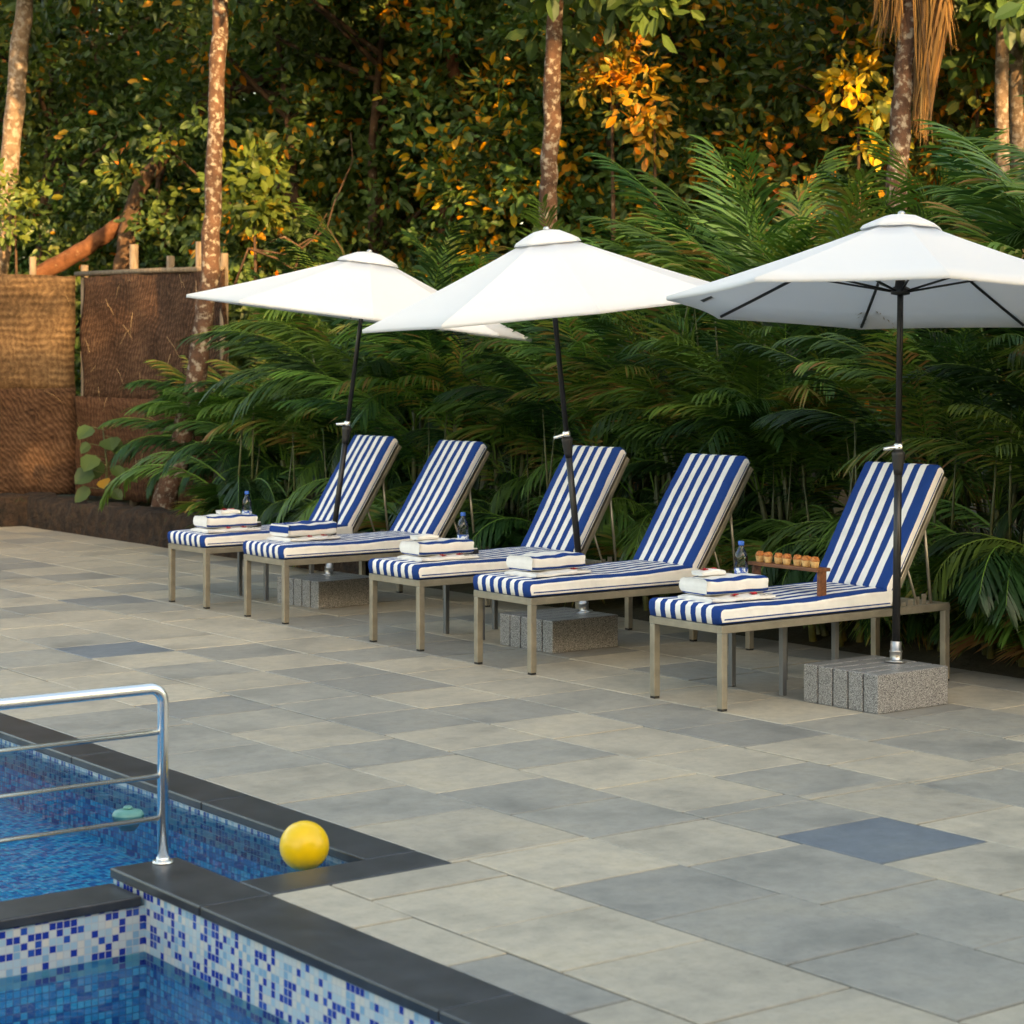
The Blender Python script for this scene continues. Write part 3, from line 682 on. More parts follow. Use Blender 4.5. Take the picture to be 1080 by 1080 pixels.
def make_parasol(rot8, Rr=1.22, rim=1.875, drop=.42):
    """local z follows the pole; rim = height of the canopy edge above the base collar"""
    root=empty('parasol')
    p=MB(); p.tube([(0,0,.10),(0,0,1.12)],.0205,16); p.tube([(0,0,1.12),(0,0,rim+drop-.02)],.0165,16); p.build('pole',M['black'],root)
    c=MB(); c.lathe([(.055,0),(.055,.006),(.034,.010),(.031,.012),(.031,.05),(.034,.052),(.034,.06),(.029,.062),(.029,.105),(.026,.108)],20); c.build('base_collar',M['steel_dull'],root)
    s=MB(); s.lathe([(.022,.97),(.026,1.0),(.034,1.07),(.036,1.085),(.03,1.09),(.022,1.10)],18); s.build('joint_sleeve',M['black_plastic'],root)
    h=MB(); d=cvec(-1,-.3,0).normalized()
    h.tube([d*-.02+Vector((0,0,1.115)),d*.03+Vector((0,0,1.11)),d*.085+Vector((0,0,1.102))],[.016,.013,.008],10); h.lathe([(.024,1.10),(.026,1.105),(.026,1.125),(.02,1.135)],14); h.build('tilt_handle',M['chrome'],root)
    # canopy: eight panels, edges pulled in a little between the ribs
    vs=[]; rings=[.12,.3,.5,.7,.86,1.0]; per=8*6; mb=MB()
    def cz(f): return drop*(1-f)-.012*math.sin(f*PI)
    def ring(f, dz=0.0, sag=.0):
        out=[]
        for k in range(per):
            seg=k//6; u=(k%6)/6; a0=rot8+seg*PI/4; a1=a0+PI/4
            q=Vector((math.cos(a0),math.sin(a0),0)).lerp(Vector((math.cos(a1),math.sin(a1),0)),u)
            s_=4*u*(1-u)
            rr=Rr*f*(1-.035*s_*f*f)
            out.append((q.x*rr,q.y*rr,rim+cz(f)-.018*s_*f*(1-f)*4*.5+dz))
        return out
    for f in rings: mb.v+=ring(f)
    mb.v+= [(x,y,z-.022) for x,y,z in ring(1.0)]
    nr=len(rings)+1
    for i in range(nr-1):
        for k in range(per):
            k2=(k+1)%per; mb.f.append((i*per+k,(i+1)*per+k,(i+1)*per+k2,i*per+k2)); mb.m.append(0); mb.sm.append((k%6!=0) or True); mb.t.append(0)
    co=mb.build('canopy',M['canopy'],root)
    sh=co.data.attributes.new('sharp_edge','BOOLEAN','EDGE')
    for e in co.data.edges:
        a,b_=e.vertices
        if a%per==b_%per and (a%per)%6==0: sh.data[e.index].value=True
    md=co.modifiers.new('cloth thickness','SOLIDIFY'); md.thickness=.004; md.offset=-1
    mv=MB(); 
    for f,hz_ in ((.015,drop+.008),(.07,drop-.003),(.125,drop*.93),(.165,drop*.845+.016),(.178,drop*.822+.006)): 
        mv.v+=[(x,y,rim+hz_) for x,y,z in ring(f)]
    for i in range(4):
        for k in range(per):
            k2=(k+1)%per; mv.f.append((i*per+k,(i+1)*per+k,(i+1)*per+k2,i*per+k2)); mv.m.append(0); mv.sm.append(True); mv.t.append(0)
    vo=mv.build('vent_cap',M['canopy'],co); md=vo.modifiers.new('cloth thickness','SOLIDIFY'); md.thickness=.004; md.offset=-1
    fn=MB(); fn.lathe([(.02,rim+drop+.0),(.02,rim+drop+.012),(.018,rim+drop+.02),(.010,rim+drop+.026)],14); fn.build('finial',M['steel_dull'],root)
    hb=MB(); hb.lathe([(.03,rim+drop-.055),(.045,rim+drop-.05),(.045,rim+drop-.03),(.028,rim+drop-.025)],16); hb.lathe([(.028,rim+.04),(.05,rim+.045),(.05,rim+.075),(.03,rim+.085),(.025,rim+.13)],16); hb.build('hub',M['black_plastic'],root)
    for k in range(8):
        a=rot8+k*PI/4; d=Vector((math.cos(a),math.sin(a),0)); rb=MB()
        pts=[d*(Rr*f)+Vector((0,0,rim+cz(f)-.016)) for f in (.035,.2,.4,.6,.8,.985)]
        rb.tube(pts,.0085,6); ro=rb.build('rib',M['black'],root)
        st_=MB(); st_.tube([d*.045+Vector((0,0,rim+.06)),d*(Rr*.52)+Vector((0,0,rim+cz(.52)-.03))],.006,6); st_.build('strut',M['black'],ro)
    return root
def place(root, base, n):
    root.location=base; root.rotation_mode='QUATERNION'
    root.rotation_quaternion=Vector((0,0,1)).rotation_difference(n.normalized())
camang=math.atan2(.8,.6)     # heading of the view direction
U=[(0,cvec(.128,-.005,1),R(8),'farthest white parasol, leaning right, over the two far loungers'),
   (1,cvec(-.10,-.046,1),R(11),'middle white parasol, leaning left, between the middle loungers'),
   (2,cvec(.028,.082,1),R(0),'nearest white parasol with its grey underside showing, on the front granite base')]
for i,n,r8,lab in U:
    x,y,rz=BLK[i]
    p=make_parasol(camang+r8, [1.27,1.2,1.23][i], [1.90,1.89,1.875][i], [.47,.49,.46][i])
    base=Vector((x+.15,y+.0,.1955))+cvec([-.12,.04,0][i],0,0); place(p,base,n); tag(p,lab,'parasol','white parasols beside the loungers')
    if i==2:
        cn=[c for c in p.children if c.name.startswith('canopy')][0]
        a=camang+PI/2-PI/8*.75; d=Vector((math.cos(a),math.sin(a),0)); u_=Vector((-math.sin(a),math.cos(a),0))
        lb=MB(); q=[]; 
        for (f,w_) in ((.86,-.045),(.86,.045),(.91,.045),(.91,-.045)): q.append(d*(1.22*f*.955)+u_*w_+Vector((0,0,1.875+.46*(1-f)-.03)))
        lb.add(q+[v+Vector((0,0,.0015)) for v in q],[(3,2,1,0),(4,5,6,7),(0,1,5,4),(1,2,6,5),(2,3,7,6),(3,0,4,7)]); lb.build('care_tag',M['grey_metal'],cn)

# ---------------------------------------------------------------- handrail, ball, floater
pb=Gd(172,910,.0025)
root=empty('pool_handrail',(pb.x,pb.y,.0025)); tag(root,'polished steel handrail with three bars beside the pools','handrail')
hh=.612; pr=.0195; rad=.05; LEN=2.6
pts=[(0,0,.0),(0,0,hh-rad)]+[(-rad+rad*math.cos(a),0,hh-rad+rad*math.sin(a)) for a in [PI/2*k/6 for k in range(1,7)]]+[(-.4,0,hh),(-LEN+rad,0,hh)]+[(-LEN+rad-rad*math.sin(a),0,hh-rad+rad*math.cos(a)) for a in [PI/2*k/6 for k in range(1,7)]]+[(-LEN,0,.06-.06)]
g=MB(); g.tube(pts,[pr]*len(pts),20); g.build('rail_tube',M['chrome'],root)
for z in (.158,.305,.457):
    b=MB(); b.tube([(-.012,0,z),(-LEN+.012,0,z)],.0088,12); b.build('rail_bar',M['chrome'],root)
for x in (0,-LEN):
    b=MB(); b.lathe([(.037,0),(.037,.007)],28,c=(x,0,0)); b.lathe([(.0365,.0071),(.033,.0095)],28,c=(x,0,0)); b.lathe([(.0235,.0096),(.0235,.021)],24,c=(x,0,0)); b.build('base_flange',M['chrome'],root)
bm=bmesh.new(); bmesh.ops.create_uvsphere(bm,u_segments=40,v_segments=24,radius=.088)
for v in bm.verts:
    # moulded seam round the middle
    if abs(v.co.z)<.004: v.co*=.992
me=bpy.data.meshes.new('beach_ball'); bm.to_mesh(me); bm.free(); me.materials.append(M['yellow_ball']); me.polygons.foreach_set('use_smooth',[True]*len(me.polygons))
ball=bpy.data.objects.new('ball',me); link(ball); bp=W(321,892,7.42); ball.location=bp; ball.rotation_euler=(R(70),R(20),R(40)); tag(ball,'bright yellow ball afloat in the pool corner','ball')
vb=MB(); vb.lathe([(.006,-.0015),(.006,.001),(.003,.0015)],12,c=(0,0,.0876)); vb.build('valve',M['yellow_ball'],ball)
fp=Gd(135,859,-.052)
fl=empty('pool_floater',fp+Vector((0,0,-.012))); tag(fl,'pale green plastic dispenser floating in the larger pool','pool floater')
b=MB(); b.lathe([(.03,-.05),(.045,-.03),(.062,-.004),(.064,.012),(.055,.026),(.03,.033),(.006,.035)],24); b.build('float_ring',M['teal'],fl)
b=MB(); b.lathe([(.018,.0335),(.02,.04),(.014,.046)],14); b.build('float_cap',M['teal'],fl)

# ---------------------------------------------------------------- woven fence
FS,FT=3.1,14.1; FB=.26; FTOP=2.75
def sheet(mb, p0, p1, z0, z1, nx, nz, amp, thick, seed, nrm):
    rd=random.Random(seed); p0=Vector(p0); p1=Vector(p1); nrm=Vector(nrm)
    g={}
    for k in (0,1):
        for j in range(nz+1):
            for i in range(nx+1):
                u=i/nx; v=j/nz
                d=amp*(math.sin(u*9+seed)*math.cos(v*5+seed*2)+.5*math.sin(u*23+v*11+seed)); e=rd.uniform(-.012,.012) if j in (0,nz) else 0
                p=p0.lerp(p1,u)+nrm*(d+thick*k); g[k,j,i]=len(mb.v); mb.v.append((p.x,p.y,z0+(z1-z0)*v+e))
    def q(a,b,c,d): mb.f.append((a,b,c,d)); mb.m.append(0); mb.sm.append(True); mb.t.append(0)
    for j in range(nz):
        for i in range(nx):
            q(g[0,j,i],g[0,j,i+1],g[0,j+1,i+1],g[0,j+1,i]); q(g[1,j,i],g[1,j+1,i],g[1,j+1,i+1],g[1,j,i+1])
    for i in range(nx): q(g[0,nz,i],g[0,nz,i+1],g[1,nz,i+1],g[1,nz,i]); q(g[0,0,i],g[1,0,i],g[1,0,i+1],g[0,0,i+1])
    for j in range(nz): q(g[0,j,0],g[0,j+1,0],g[1,j+1,0],g[1,j,0]); q(g[0,j,nx],g[1,j,nx],g[1,j+1,nx],g[0,j+1,nx])
def straws(mb, fn, n, seed):
    rd=random.Random(seed)
    for _ in range(n):
        p=fn(rd); a=rd.uniform(-1.2,1.2); ln=rd.uniform(.08,.3); d=Vector((rd.uniform(-.4,.4),rd.uniform(-.4,.4),math.sin(a)-.3)).normalized()
        mb.tube([p,p+d*ln*.5+Vector((0,0,.02)),p+d*ln],[.0018,.0014,.0006],4)
f1=empty('woven_fence',(FS-4,FT,0)); tag(f1,'golden straw mat fence in low sun at the far left corner','fence')
o_=Vector((FS-4,FT,0))
def rel(mb,o): mb.v=[tuple(Vector(v)-o) for v in mb.v]; return mb
b=MB(); sheet(b,(FS-8.5,FT,0),(FS-.015,FT,0),1.43,FTOP-.03,60,12,.02,.03,1,(0,1,0)); rel(b,o_).build('upper_mat',M['mat_gold'],f1)
b=MB(); sheet(b,(FS-8.5,FT-.03,0),(FS-.015,FT-.03,0),FB,1.46,60,10,.02,.03,2,(0,1,0)); rel(b,o_).build('lower_mat',M['mat_red'],f1)
for k in range(4):
    b=MB(); x=FS-.5-k*2.2; b.tube([(x,FT+.1,0),(x+.02,FT+.1,FTOP+.18)],[.05,.04],8); rel(b,o_).build('post',M['post_wood'],f1)
b=MB(); straws(b,lambda rd:Vector((FS-rd.uniform(.1,4),FT-.05,rd.uniform(1.2,FTOP))),26,3); rel(b,o_).build('loose_straw',M['straw'],f1)
o_=Vector((FS,FT-4,0))
f2=empty('woven_fence',o_); tag(f2,'dark brown woven palm mat fence behind the leaning lichen trunk','fence')
b=MB(); sheet(b,(FS,FT-.16,0),(FS+.05,FT-3.3,0),1.32,FTOP-.05,64,12,.025,.03,5,(1,0,0)); rel(b,o_).build('upper_mat',M['mat_dark'],f2)
b=MB(); sheet(b,(FS-.03,FT-.02,0),(FS+.02,FT-3.3,0),FB,1.36,64,10,.025,.03,6,(1,0,0)); rel(b,o_).build('lower_mat',M['mat_red2'],f2)
for k,(y,dz) in enumerate(((FT-.02,.1),(FT-1.25,.28),(FT-2.1,.12),(FT-2.75,.24),(FT-3.25,.1))):
    b=MB(); b.tube([(FS+.1,y,0),(FS+.1,y+.02,FTOP+dz)],[.06,.05] if k%2 else [.05,.045],8); rel(b,o_).build('post',M['post_wood'],f2)
b=MB(); b.tube([(FS+.02,FT+.05,FTOP-.0),(FS+.03,FT-2,FTOP-.03),(FS+.06,FT-3.3,FTOP-.06)],.028,8); rel(b,o_).build('top_rail',M['post_wood'],f2)
b=MB(); straws(b,lambda rd:Vector((FS-.07,FT-rd.uniform(.1,3.5),rd.uniform(.4,FTOP))),44,4); rel(b,o_).build('loose_straw',M['straw'],f2)
# low rough wall that holds the planting bed
b=MB()
def roughwall(p0,p1,th,h,n,seed):
    rd=random.Random(seed); p0=Vector(p0);p1=Vector(p1); d=(p1-p0).normalized(); nn=Vector((d.y,-d.x,0)); o=len(b.v)
    for i in range(n+1):
        p=p0.lerp(p1,i/n)
        for (k,z) in ((0,-.03),(0,h*.5),(0,h*.95),(.3,h),(.8,h),(1,h*.9),(1,-.03)):
            q=p+nn*(k*th+rd.uniform(-.025,.025)); b.v.append((q.x,q.y,z+(rd.uniform(-.03,.03) if z>0 else 0)))
    for i in range(n):
        for k in range(6): b.f.append((o+i*7+k,o+(i+1)*7+k,o+(i+1)*7+k+1,o+i*7+k+1)); b.m.append(0); b.sm.append(True); b.t.append(0)
roughwall((DECK_E+.03,DECK_F+.02,0),(DECK_E+.03,6.6,0),-.35,.31,60,1)
roughwall((DECK_E+.38,DECK_F+.02,0),(-9,DECK_F+.02,0),-.32,.33,70,2)
o=b.build('low_wall',M['old_wall']); tag(o,'dark mossy low wall below the woven fence','wall')

# ---------------------------------------------------------------- foliage
LEAF=np.array([(0,0,0),(.34,.5,.10),(.72,.40,.06),(1,0,-.06),(.72,-.40,.06),(.34,-.5,.10)])
LQ=np.array([0,3,2,1, 0,5,4,3])
def leaves_np(P, D, Nn, ln, wd, tone):
    """leaf at P growing along D with face normal about Nn"""
    n=len(P); D=D/np.linalg.norm(D,axis=1,keepdims=True)
    S=np.cross(Nn,D); S/= (np.linalg.norm(S,axis=1,keepdims=True)+1e-9); U_=np.cross(D,S)
    V=(P[:,None,:]+D[:,None,:]*(LEAF[None,:,0:1]*ln[:,None,None])+S[:,None,:]*(LEAF[None,:,1:2]*wd[:,None,None])+U_[:,None,:]*(LEAF[None,:,2:3]*wd[:,None,None]))
    idx=(np.arange(n)[:,None]*6+LQ[None,:]).ravel()
    return V.reshape(-1,3), idx, np.full(2*n,4), np.repeat(tone,2)
def crown_mesh(name, mat_, n_cl, n_lf, rx, z0, z1, leaf_len, seed, tone_fn, cl_r=.36, solid=.45):
    g=np.random.default_rng(seed); zc=(z0+z1)/2; rz=(z1-z0)/2
    C=[]
    lobes=[(g.normal(size=3)*np.array([rx*.45,rx*.45,rz*.45]), g.uniform(.45,.8)) for _ in range(7)]
    while len(C)<n_cl:
        l,sc_=lobes[g.integers(len(lobes))]
        d=g.normal(size=3); d/=np.linalg.norm(d); r=g.uniform(solid,1)**.6*sc_
        c=l+d*r*np.array([rx,rx,rz]); c[2]=c[2]+zc
        if z0<=c[2]<=z1*1.03 and abs(c[0])<rx*1.15 and abs(c[1])<rx*1.15: C.append(c)
    C=np.array(C); n=n_cl*n_lf
    ci=np.repeat(np.arange(n_cl),n_lf)
    off=g.normal(size=(n,3)); off/=np.linalg.norm(off,axis=1,keepdims=True); off*= (g.uniform(.15,1,size=(n,1))**.5)*cl_r*g.uniform(.6,1.3,size=n_cl)[ci][:,None]; off[:,2]*=.75
    P=C[ci]+off
    out=C[ci]-np.array([0,0,zc*.9]); out/= (np.linalg.norm(out,axis=1,keepdims=True)+1e-6)
    D=off/cl_r*.9+g.normal(size=(n,3))*.5+out*.3; D[:,2]-=.25
    Nn=np.array([0,0,.55])+g.normal(size=(n,3))*.7+out*.75
    ln=leaf_len*g.uniform(.6,1.35,size=n); wd=ln*g.uniform(.42,.6,size=n)
    ctone=g.uniform(0,1,size=n_cl)[ci]
    tone=tone_fn(g,ctone,n)
    V,idx,lt,tn=leaves_np(P,D,Nn,ln,wd,tone)
    return from_np(name,V,idx,lt,mat_,tone=tn), C
def tone_green(g,ct,n):
    t=np.clip(.12+.5*ct+g.normal(size=n)*.12,0,.78); y=g.uniform(size=n)<(.02+.10*(ct>.8)); t[y]=g.uniform(.85,1,size=y.sum()); return t
def tone_mixed(g,ct,n):
    t=np.clip(.15+.5*ct+g.normal(size=n)*.14,0,.8); y=g.uniform(size=n)<(.07+.42*(ct>.68)); t[y]=g.uniform(.84,1,size=y.sum()); return t
def tone_lush(g,ct,n):
    return np.clip(.2+.45*ct+g.normal(size=n)*.12,0,.84)
def tone_yellow(g,ct,n): return np.clip(.72+.1*g.normal(size=n)*.6+.04*ct,.6,.95)
def tone_gold_light(g,ct,n): return np.clip(.76+.16*ct+.06*g.normal(size=n),.3,.97)  # golden sunlight put into the colour of yellow shrub leaves
def limbs_mesh(name, mat_, C, z0, rad, seed, k=14, bend=.25):
    g=random.Random(seed); mb=MB(); top=max(c[2] for c in C)*.85
    tp=[Vector((0,0,-.15))]; 
    for i in range(1,7): tp.append(Vector((bend*math.sin(i*.9+seed)*.6,bend*math.cos(i*.7+seed)*.6,top*i/6)))
    mb.tube(tp,[rad*(1-.13*i) for i in range(7)],10)
    ids=list(range(len(C))); g.shuffle(ids)
    for i in ids[:k]:
        c=Vector(C[i]); h=max(.3,min(top*.9,c.z-.6-.25*math.hypot(c.x,c.y))); j=min(5,int(h/top*6)); a=tp[j].lerp(tp[j+1],h/top*6-j)
        mid=a.lerp(c,.5)+Vector((g.uniform(-.2,.2),g.uniform(-.2,.2),g.uniform(-.1,.25)))
        mb.tube([a,mid,c],[rad*.38,rad*.22,rad*.08],6,cap=False)
    return mb.mesh(name,mat_)
kinds=[]
specs=[('leaf',tone_green,230,58,1.9,.5,7.2,.122),('leaf',tone_mixed,230,56,1.9,.4,7.4,.128),('leaf',tone_green,230,58,2.0,.6,8.0,.115),('leaf_light',tone_lush,230,66,1.8,.4,6.6,.10),('leaf',tone_mixed,230,56,1.9,.4,7.0,.122)]
for i,(mk,tf,nc,nl,rx,z0,z1,ll) in enumerate(specs):
    cm,C=crown_mesh('crown',M[mk],nc,nl,rx,z0,z1,ll,100+i,tf)
    tm=limbs_mesh('trunk',M['bark'],C,z0,.10,i)
    kinds.append((cm,tm))
def forest_tree(kind, loc, sc_, rz, name='forest_tree'):
    root=empty(name,loc,rz); root.scale=(sc_,sc_,sc_)
    for nm,me in (('crown',kinds[kind][0]),('trunk',kinds[kind][1])):
        o=bpy.data.objects.new(nm,me); link(o,root)
    return root
def gz(x,y):
    d=max(x-7,(y-18)*.8 if x<7 else 0,0); return .2+min(6.5,.24*d)*.9
gr=random.Random(21)
seq={0:[3,0,3,2,1,0,4,1,4,1,4],1:[0,2,3,0,2,4,1,4,1,4,1],2:[2,0,2,0,2,1,2,4,1,1,4]}
names=['lush light green broadleaf tree in the forest behind the palms','dark green broadleaf tree in the forest mass behind the palms','forest tree with orange and yellow leaves behind the palm hedge']
for row in range(3):
    for j in range(11):
        px=-60+j*120+(60 if row%2 else 0)+gr.uniform(-20,20)
        Y=20.2+(1080-px)/1080*7.2+row*3.6+gr.uniform(-.7,.7)
        p=W(px,0,Y); k=seq[row][j]
        t=forest_tree(k,(p.x,p.y,gz(p.x,p.y)-.3),[.95,1.2,1.75][row]*gr.uniform(.92,1.08),gr.uniform(0,6.28))
        lab=names[0] if k==3 else (names[2] if k in (1,4) else names[1])
        tag(t,lab,'tree','broadleaf trees massed behind the palm hedge')

# trees with a trunk of their own in view
bigC,CC=crown_mesh('crown',M['leaf'],120,46,1.7,-1.2,1.6,.15,300,tone_green)
def trunk_tree(name, path, widths, Y, mk, label, crown=None, csc=1.0, extra=None):
    pts=[W(px,py,Y) for px,py in path]; base=pts[0]
    root=empty(name,base); tag(root,label,'tree')
    mb=MB(); rr=[w_*.5*Y/F for w_ in widths]
    # densify with small irregularities
    P=[];Q=[]; rd=random.Random(len(path)*7+int(Y))
    for i in range(len(pts)-1):
        for k in range(5):
            u=k/5; P.append(pts[i].lerp(pts[i+1],u)-base+Vector((rd.uniform(-.015,.015),rd.uniform(-.015,.015),0))); Q.append((rr[i]*(1-u)+rr[i+1]*u)*rd.uniform(.94,1.06))
    P.append(pts[-1]-base); Q.append(rr[-1]); mb.tube(P,Q,14)
    if extra:
        for (ps,ws) in extra: mb.tube([W(a,b_,Y+dy)-base for a,b_,dy in ps],[w_*.5*Y/F for w_ in ws],9)
    mb.build('trunk',M[mk],root)
    if crown is not None:
        o=bpy.data.objects.new('crown',crown); o.location=pts[-1]-base+Vector((0,0,.3)); o.scale=(csc,)*3; link(o,root)
    return root
trunk_tree('tall_tree',[(166,560),(188,480),(200,430),(212,365),(221,290),(226,180),(231,60),(236,-60),(240,-150)],[27,24,22,21,20,18,17,15,13],20.6,'bark_lichen','tall straight lichen covered trunk rising beside the woven fence',bigC,1.2)
trunk_tree('slender_tree',[(-12,420),(-3,290),(6,200),(16,110),(26,0),(36,-110)],[26,23,21,20,18,14],24.5,'bark_pale','pale slender trunk lit orange at the far left edge',bigC,1.2)
trunk_tree('bark_tree',[(572,420),(577,240),(580,170),(584,70),(588,-30),(590,-120)],[21,20,19,18,16,13],18.3,'bark_lichen','mottled brown trunk with orange light between middle parasol and forest',bigC,1.2)
trunk_tree('leaning_tree',[(460,330),(474,215),(487,145),(478,60),(463,0),(455,-80)],[18,17,15,13,11,9],23.6,'bark_red','thin red brown trunk bending left behind the palm spears',bigC,1.0)
trunk_tree('pale_tree',[(1056,300),(1058,60),(1060,-100)],[15,14,12],17.2,'bark_pale','left one of two pale thin trunks at the top right corner',bigC,1.2)
trunk_tree('pale_tree',[(1074,300),(1073,60),(1072,-100)],[15,14,12],17.5,'bark_pale','right one of two pale thin trunks at the top right corner',bigC,1.2)
trunk_tree('crooked_tree',[(128,300),(134,245),(148,196),(182,150),(214,112),(262,92),(300,72),(322,40)],[22,19,17,17,15,13,9,5],25.,'bark','crooked dark branching tree arching behind the tall lichen trunk',bigC,.55,
  extra=[([(214,112,0),(222,80,.2),(236,40,.4)],[9,6,3]),([(262,92,0),(290,100,-.1),(312,86,-.2)],[8,6,3])])
t=trunk_tree('fallen_trunk',[(35,292),(70,274),(108,250),(140,225)],[17,18,17,13],25.2,'bark_red','reddish fallen trunk slanting behind the woven fence'); t['category']='log'
# palm with a skirt of dead fronds
pt=trunk_tree('skirted_palm',[(938,330),(944,200),(951,110),(958,20),(964,-60),(968,-140)],[24,23,22,21,20,19],16.2,'bark_lichen','tall palm trunk with a hanging skirt of dead orange fronds')
mb=MB(); rd=random.Random(8); Ysk=16.1; bo=W(938,330,16.2)
def strand(p, w_, tn_):
    p=[Vector(q)-bo for q in p]; o=len(mb.v); ax=Vector((rd.uniform(-1,1),rd.uniform(-1,1),.1)).normalized()
    for i,q in enumerate(p):
        k=[.7,1,.9,.55,.1][i]*w_; mb.v+= [tuple(q-ax*k),tuple(q+ax*k)]
    for i in range(4): mb.f.append((o+2*i,o+2*i+1,o+2*i+3,o+2*i+2)); mb.m.append(0); mb.sm.append(True); mb.t.append(tn_)
for k in range(420):
    g_=rd.random(); x0=966+rd.gauss(0,6); dy=rd.uniform(-.25,.25)
    if g_<.3:   ex=rd.uniform(916,950); ey=rd.uniform(-10,62)-abs(ex-933)*.4; bx=(x0+ex)/2-4
    elif g_<.86: ex=rd.gauss(972,6); ey=rd.uniform(40,158); bx=rd.uniform(962,1004)
    else: ex=rd.uniform(985,1012); ey=rd.uniform(-20,62); bx=(x0+ex)/2+8
    P4=[(x0,-125),(bx*.6+x0*.4,-85+rd.uniform(-15,10)),(bx,-125+(ey+125)*.5),(bx*.4+ex*.6,-125+(ey+125)*.78),(ex+rd.uniform(-5,5),ey)]
    strand([W(a_,b_,16.2+dy) for a_,b_ in P4],rd.uniform(.007,.02),rd.random())
mb.build('dead_fronds',M['dead_frond'],pt)

# ---------------------------------------------------------------- areca palms
def frond(V,Fc,tn,base,az,el0,length,droop,rd,ll=.46,n=34,lw=.022,tone0=.5,twist=0.):
    pts=[];d_el=droop/12; el=el0; p=Vector(base); h=Vector((math.cos(az),math.sin(az),0)); up=Vector((0,0,1))
    st=length/12; dirs=[]
    for i in range(13):
        d=h*math.cos(el)+up*math.sin(el); pts.append(p.copy()); dirs.append(d); p=p+d*st; el-=d_el*(.5+i/9)
    side=Vector((-math.sin(az),math.cos(az),0))
    # rachis
    o=len(V)
    for i,(q,d) in enumerate(zip(pts,dirs)):
        w_=.011*(1-i/15); nn=d.cross(side)
        V+= [q-side*w_,q+nn*w_*1.2,q+side*w_]
    for i in range(12):
        for k in range(2): Fc.append((o+i*3+k,o+i*3+k+1,o+i*3+k+4,o+i*3+k+3)); tn.append(.88)
    for i in range(n):
        u=.16+.84*(i/(n-1)); x=u*12; j=min(11,int(x)); f=x-j
        q=pts[j].lerp(pts[j+1],f); d=dirs[j]; nn=side.cross(d).normalized()
        prof=math.sin(min(1,(u-.05)*1.5)*PI*.5)*(1-.55*max(0,u-.6)/.4)
        for sg in (-1,1):
            l_=ll*prof*rd.uniform(.85,1.1); sweep=.55+.6*u+rd.uniform(-.08,.08); lift=.45*(1-.5*u)+rd.uniform(-.12,.12)
            dr=(side*sg*math.cos(sweep)+d*math.sin(sweep)+nn*lift).normalized()
            m1=q+dr*l_*.45; dd=(dr+Vector((0,0,-.14-.18*rd.random()))).normalized(); m2=m1+dd*l_*.33; m3=m2+(dd+Vector((0,0,-.2))).normalized()*l_*.22
            wv=(d-dr*d.dot(dr)).normalized()*lw*.5*rd.uniform(.8,1.2)
            o=len(V); V+= [q-wv*.35,q+wv*.35,m1+wv,m1-wv,m2+wv*.7,m2-wv*.7,m3]
            t=min(1,max(0,tone0+rd.uniform(-.14,.14)))
            Fc.append((o,o+1,o+2,o+3)); Fc.append((o+3,o+2,o+4,o+5)); Fc.append((o+5,o+4,o+6)); tn+= [t,t,min(1,t+.04)]
def areca(seed, nf=24, tall=2.2, up=0.0, tones=(.15,.3,.4,.5,.62,.75,.86)):
    rd=random.Random(seed); V=[];Fc=[];tn=[]; st=MB()
    for k in range(6):
        a=rd.uniform(0,6.28); r=rd.uniform(.05,.3); lean=rd.uniform(.05,.3); h=rd.uniform(.5,1.0)*tall*.62
        b0=Vector((r*math.cos(a),r*math.sin(a),-.1)); b1=b0+Vector((lean*math.cos(a)*h,lean*math.sin(a)*h,h))
        st.tube([b0,b0.lerp(b1,.5)+Vector((0,0,.02)),b1],[.032,.028,.022],7)
        for q in range(nf//6):
            az=a+rd.uniform(-1.9,1.9); 
            frond(V,Fc,tn,b0.lerp(b1,rd.uniform(.7,1)),az,rd.uniform(.75+up*.45,1.5),rd.uniform(1.4,2.1)*tall/2.2,rd.uniform(.8-up*.25,1.8-up*.6),rd,ll=rd.uniform(.42,.6),tone0=rd.choice(tones) if rd.random()>.025 else .97,n=36)
        if rd.random()<.5:
            sp=b1; o=len(V); tip=sp+Vector((rd.uniform(-.25,.25),rd.uniform(-.25,.25),rd.uniform(1.0,1.5))); st.tube([sp,sp.lerp(tip,.6),tip],[.016,.011,.002],5)
    for k in range(7):      # low outer fronds that hang to the ground
        az=rd.uniform(0,6.28); frond(V,Fc,tn,(0.15*math.cos(az),.15*math.sin(az),rd.uniform(.2,.7)),az,rd.uniform(.5,1.0),rd.uniform(1.0,1.4),rd.uniform(1.6,2.6),rd,ll=.38,tone0=rd.choice([.15,.25,.4,.7]),n=32)
    flat=[i for f in Fc for i in f]; lt=[len(f) for f in Fc]
    me=from_np('fronds',V,flat,lt,M['palm'],tone=tn)
    return me, st.mesh('stems',M['palm_stem'])
PAL=[areca(50+i,nf=[30,36,30,36][i],tall=[1.9,2.1,2.3,2.5][i],up=.12,tones=(.15,.3,.42,.5,.62,.78,.88)) for i in range(4)]
PAL.append(areca(60,nf=30,tall=.75,tones=(.3,.5,.7,.86)))
PAL+= [areca(70+i,nf=36,tall=2.35,up=1.0,tones=(.4,.55,.7,.8,.86,.9)) for i in range(2)]  # brighter tones put highlights of the hedge top into the frond colour
def palm(k,loc,sc_,rz):
    root=empty('areca_palm',loc,rz); root.scale=(sc_,)*3
    for nm,me in (('fronds',PAL[k][0]),('stems',PAL[k][1])):
        o=bpy.data.objects.new(nm,me); link(o,root)
    return root
hr=random.Random(77)
def pxof(x,y):
    dx,dy=x-CAM[0],y-CAM[1]; return 540+F*(.8*dx-.6*dy)/(.6*dx+.8*dy)
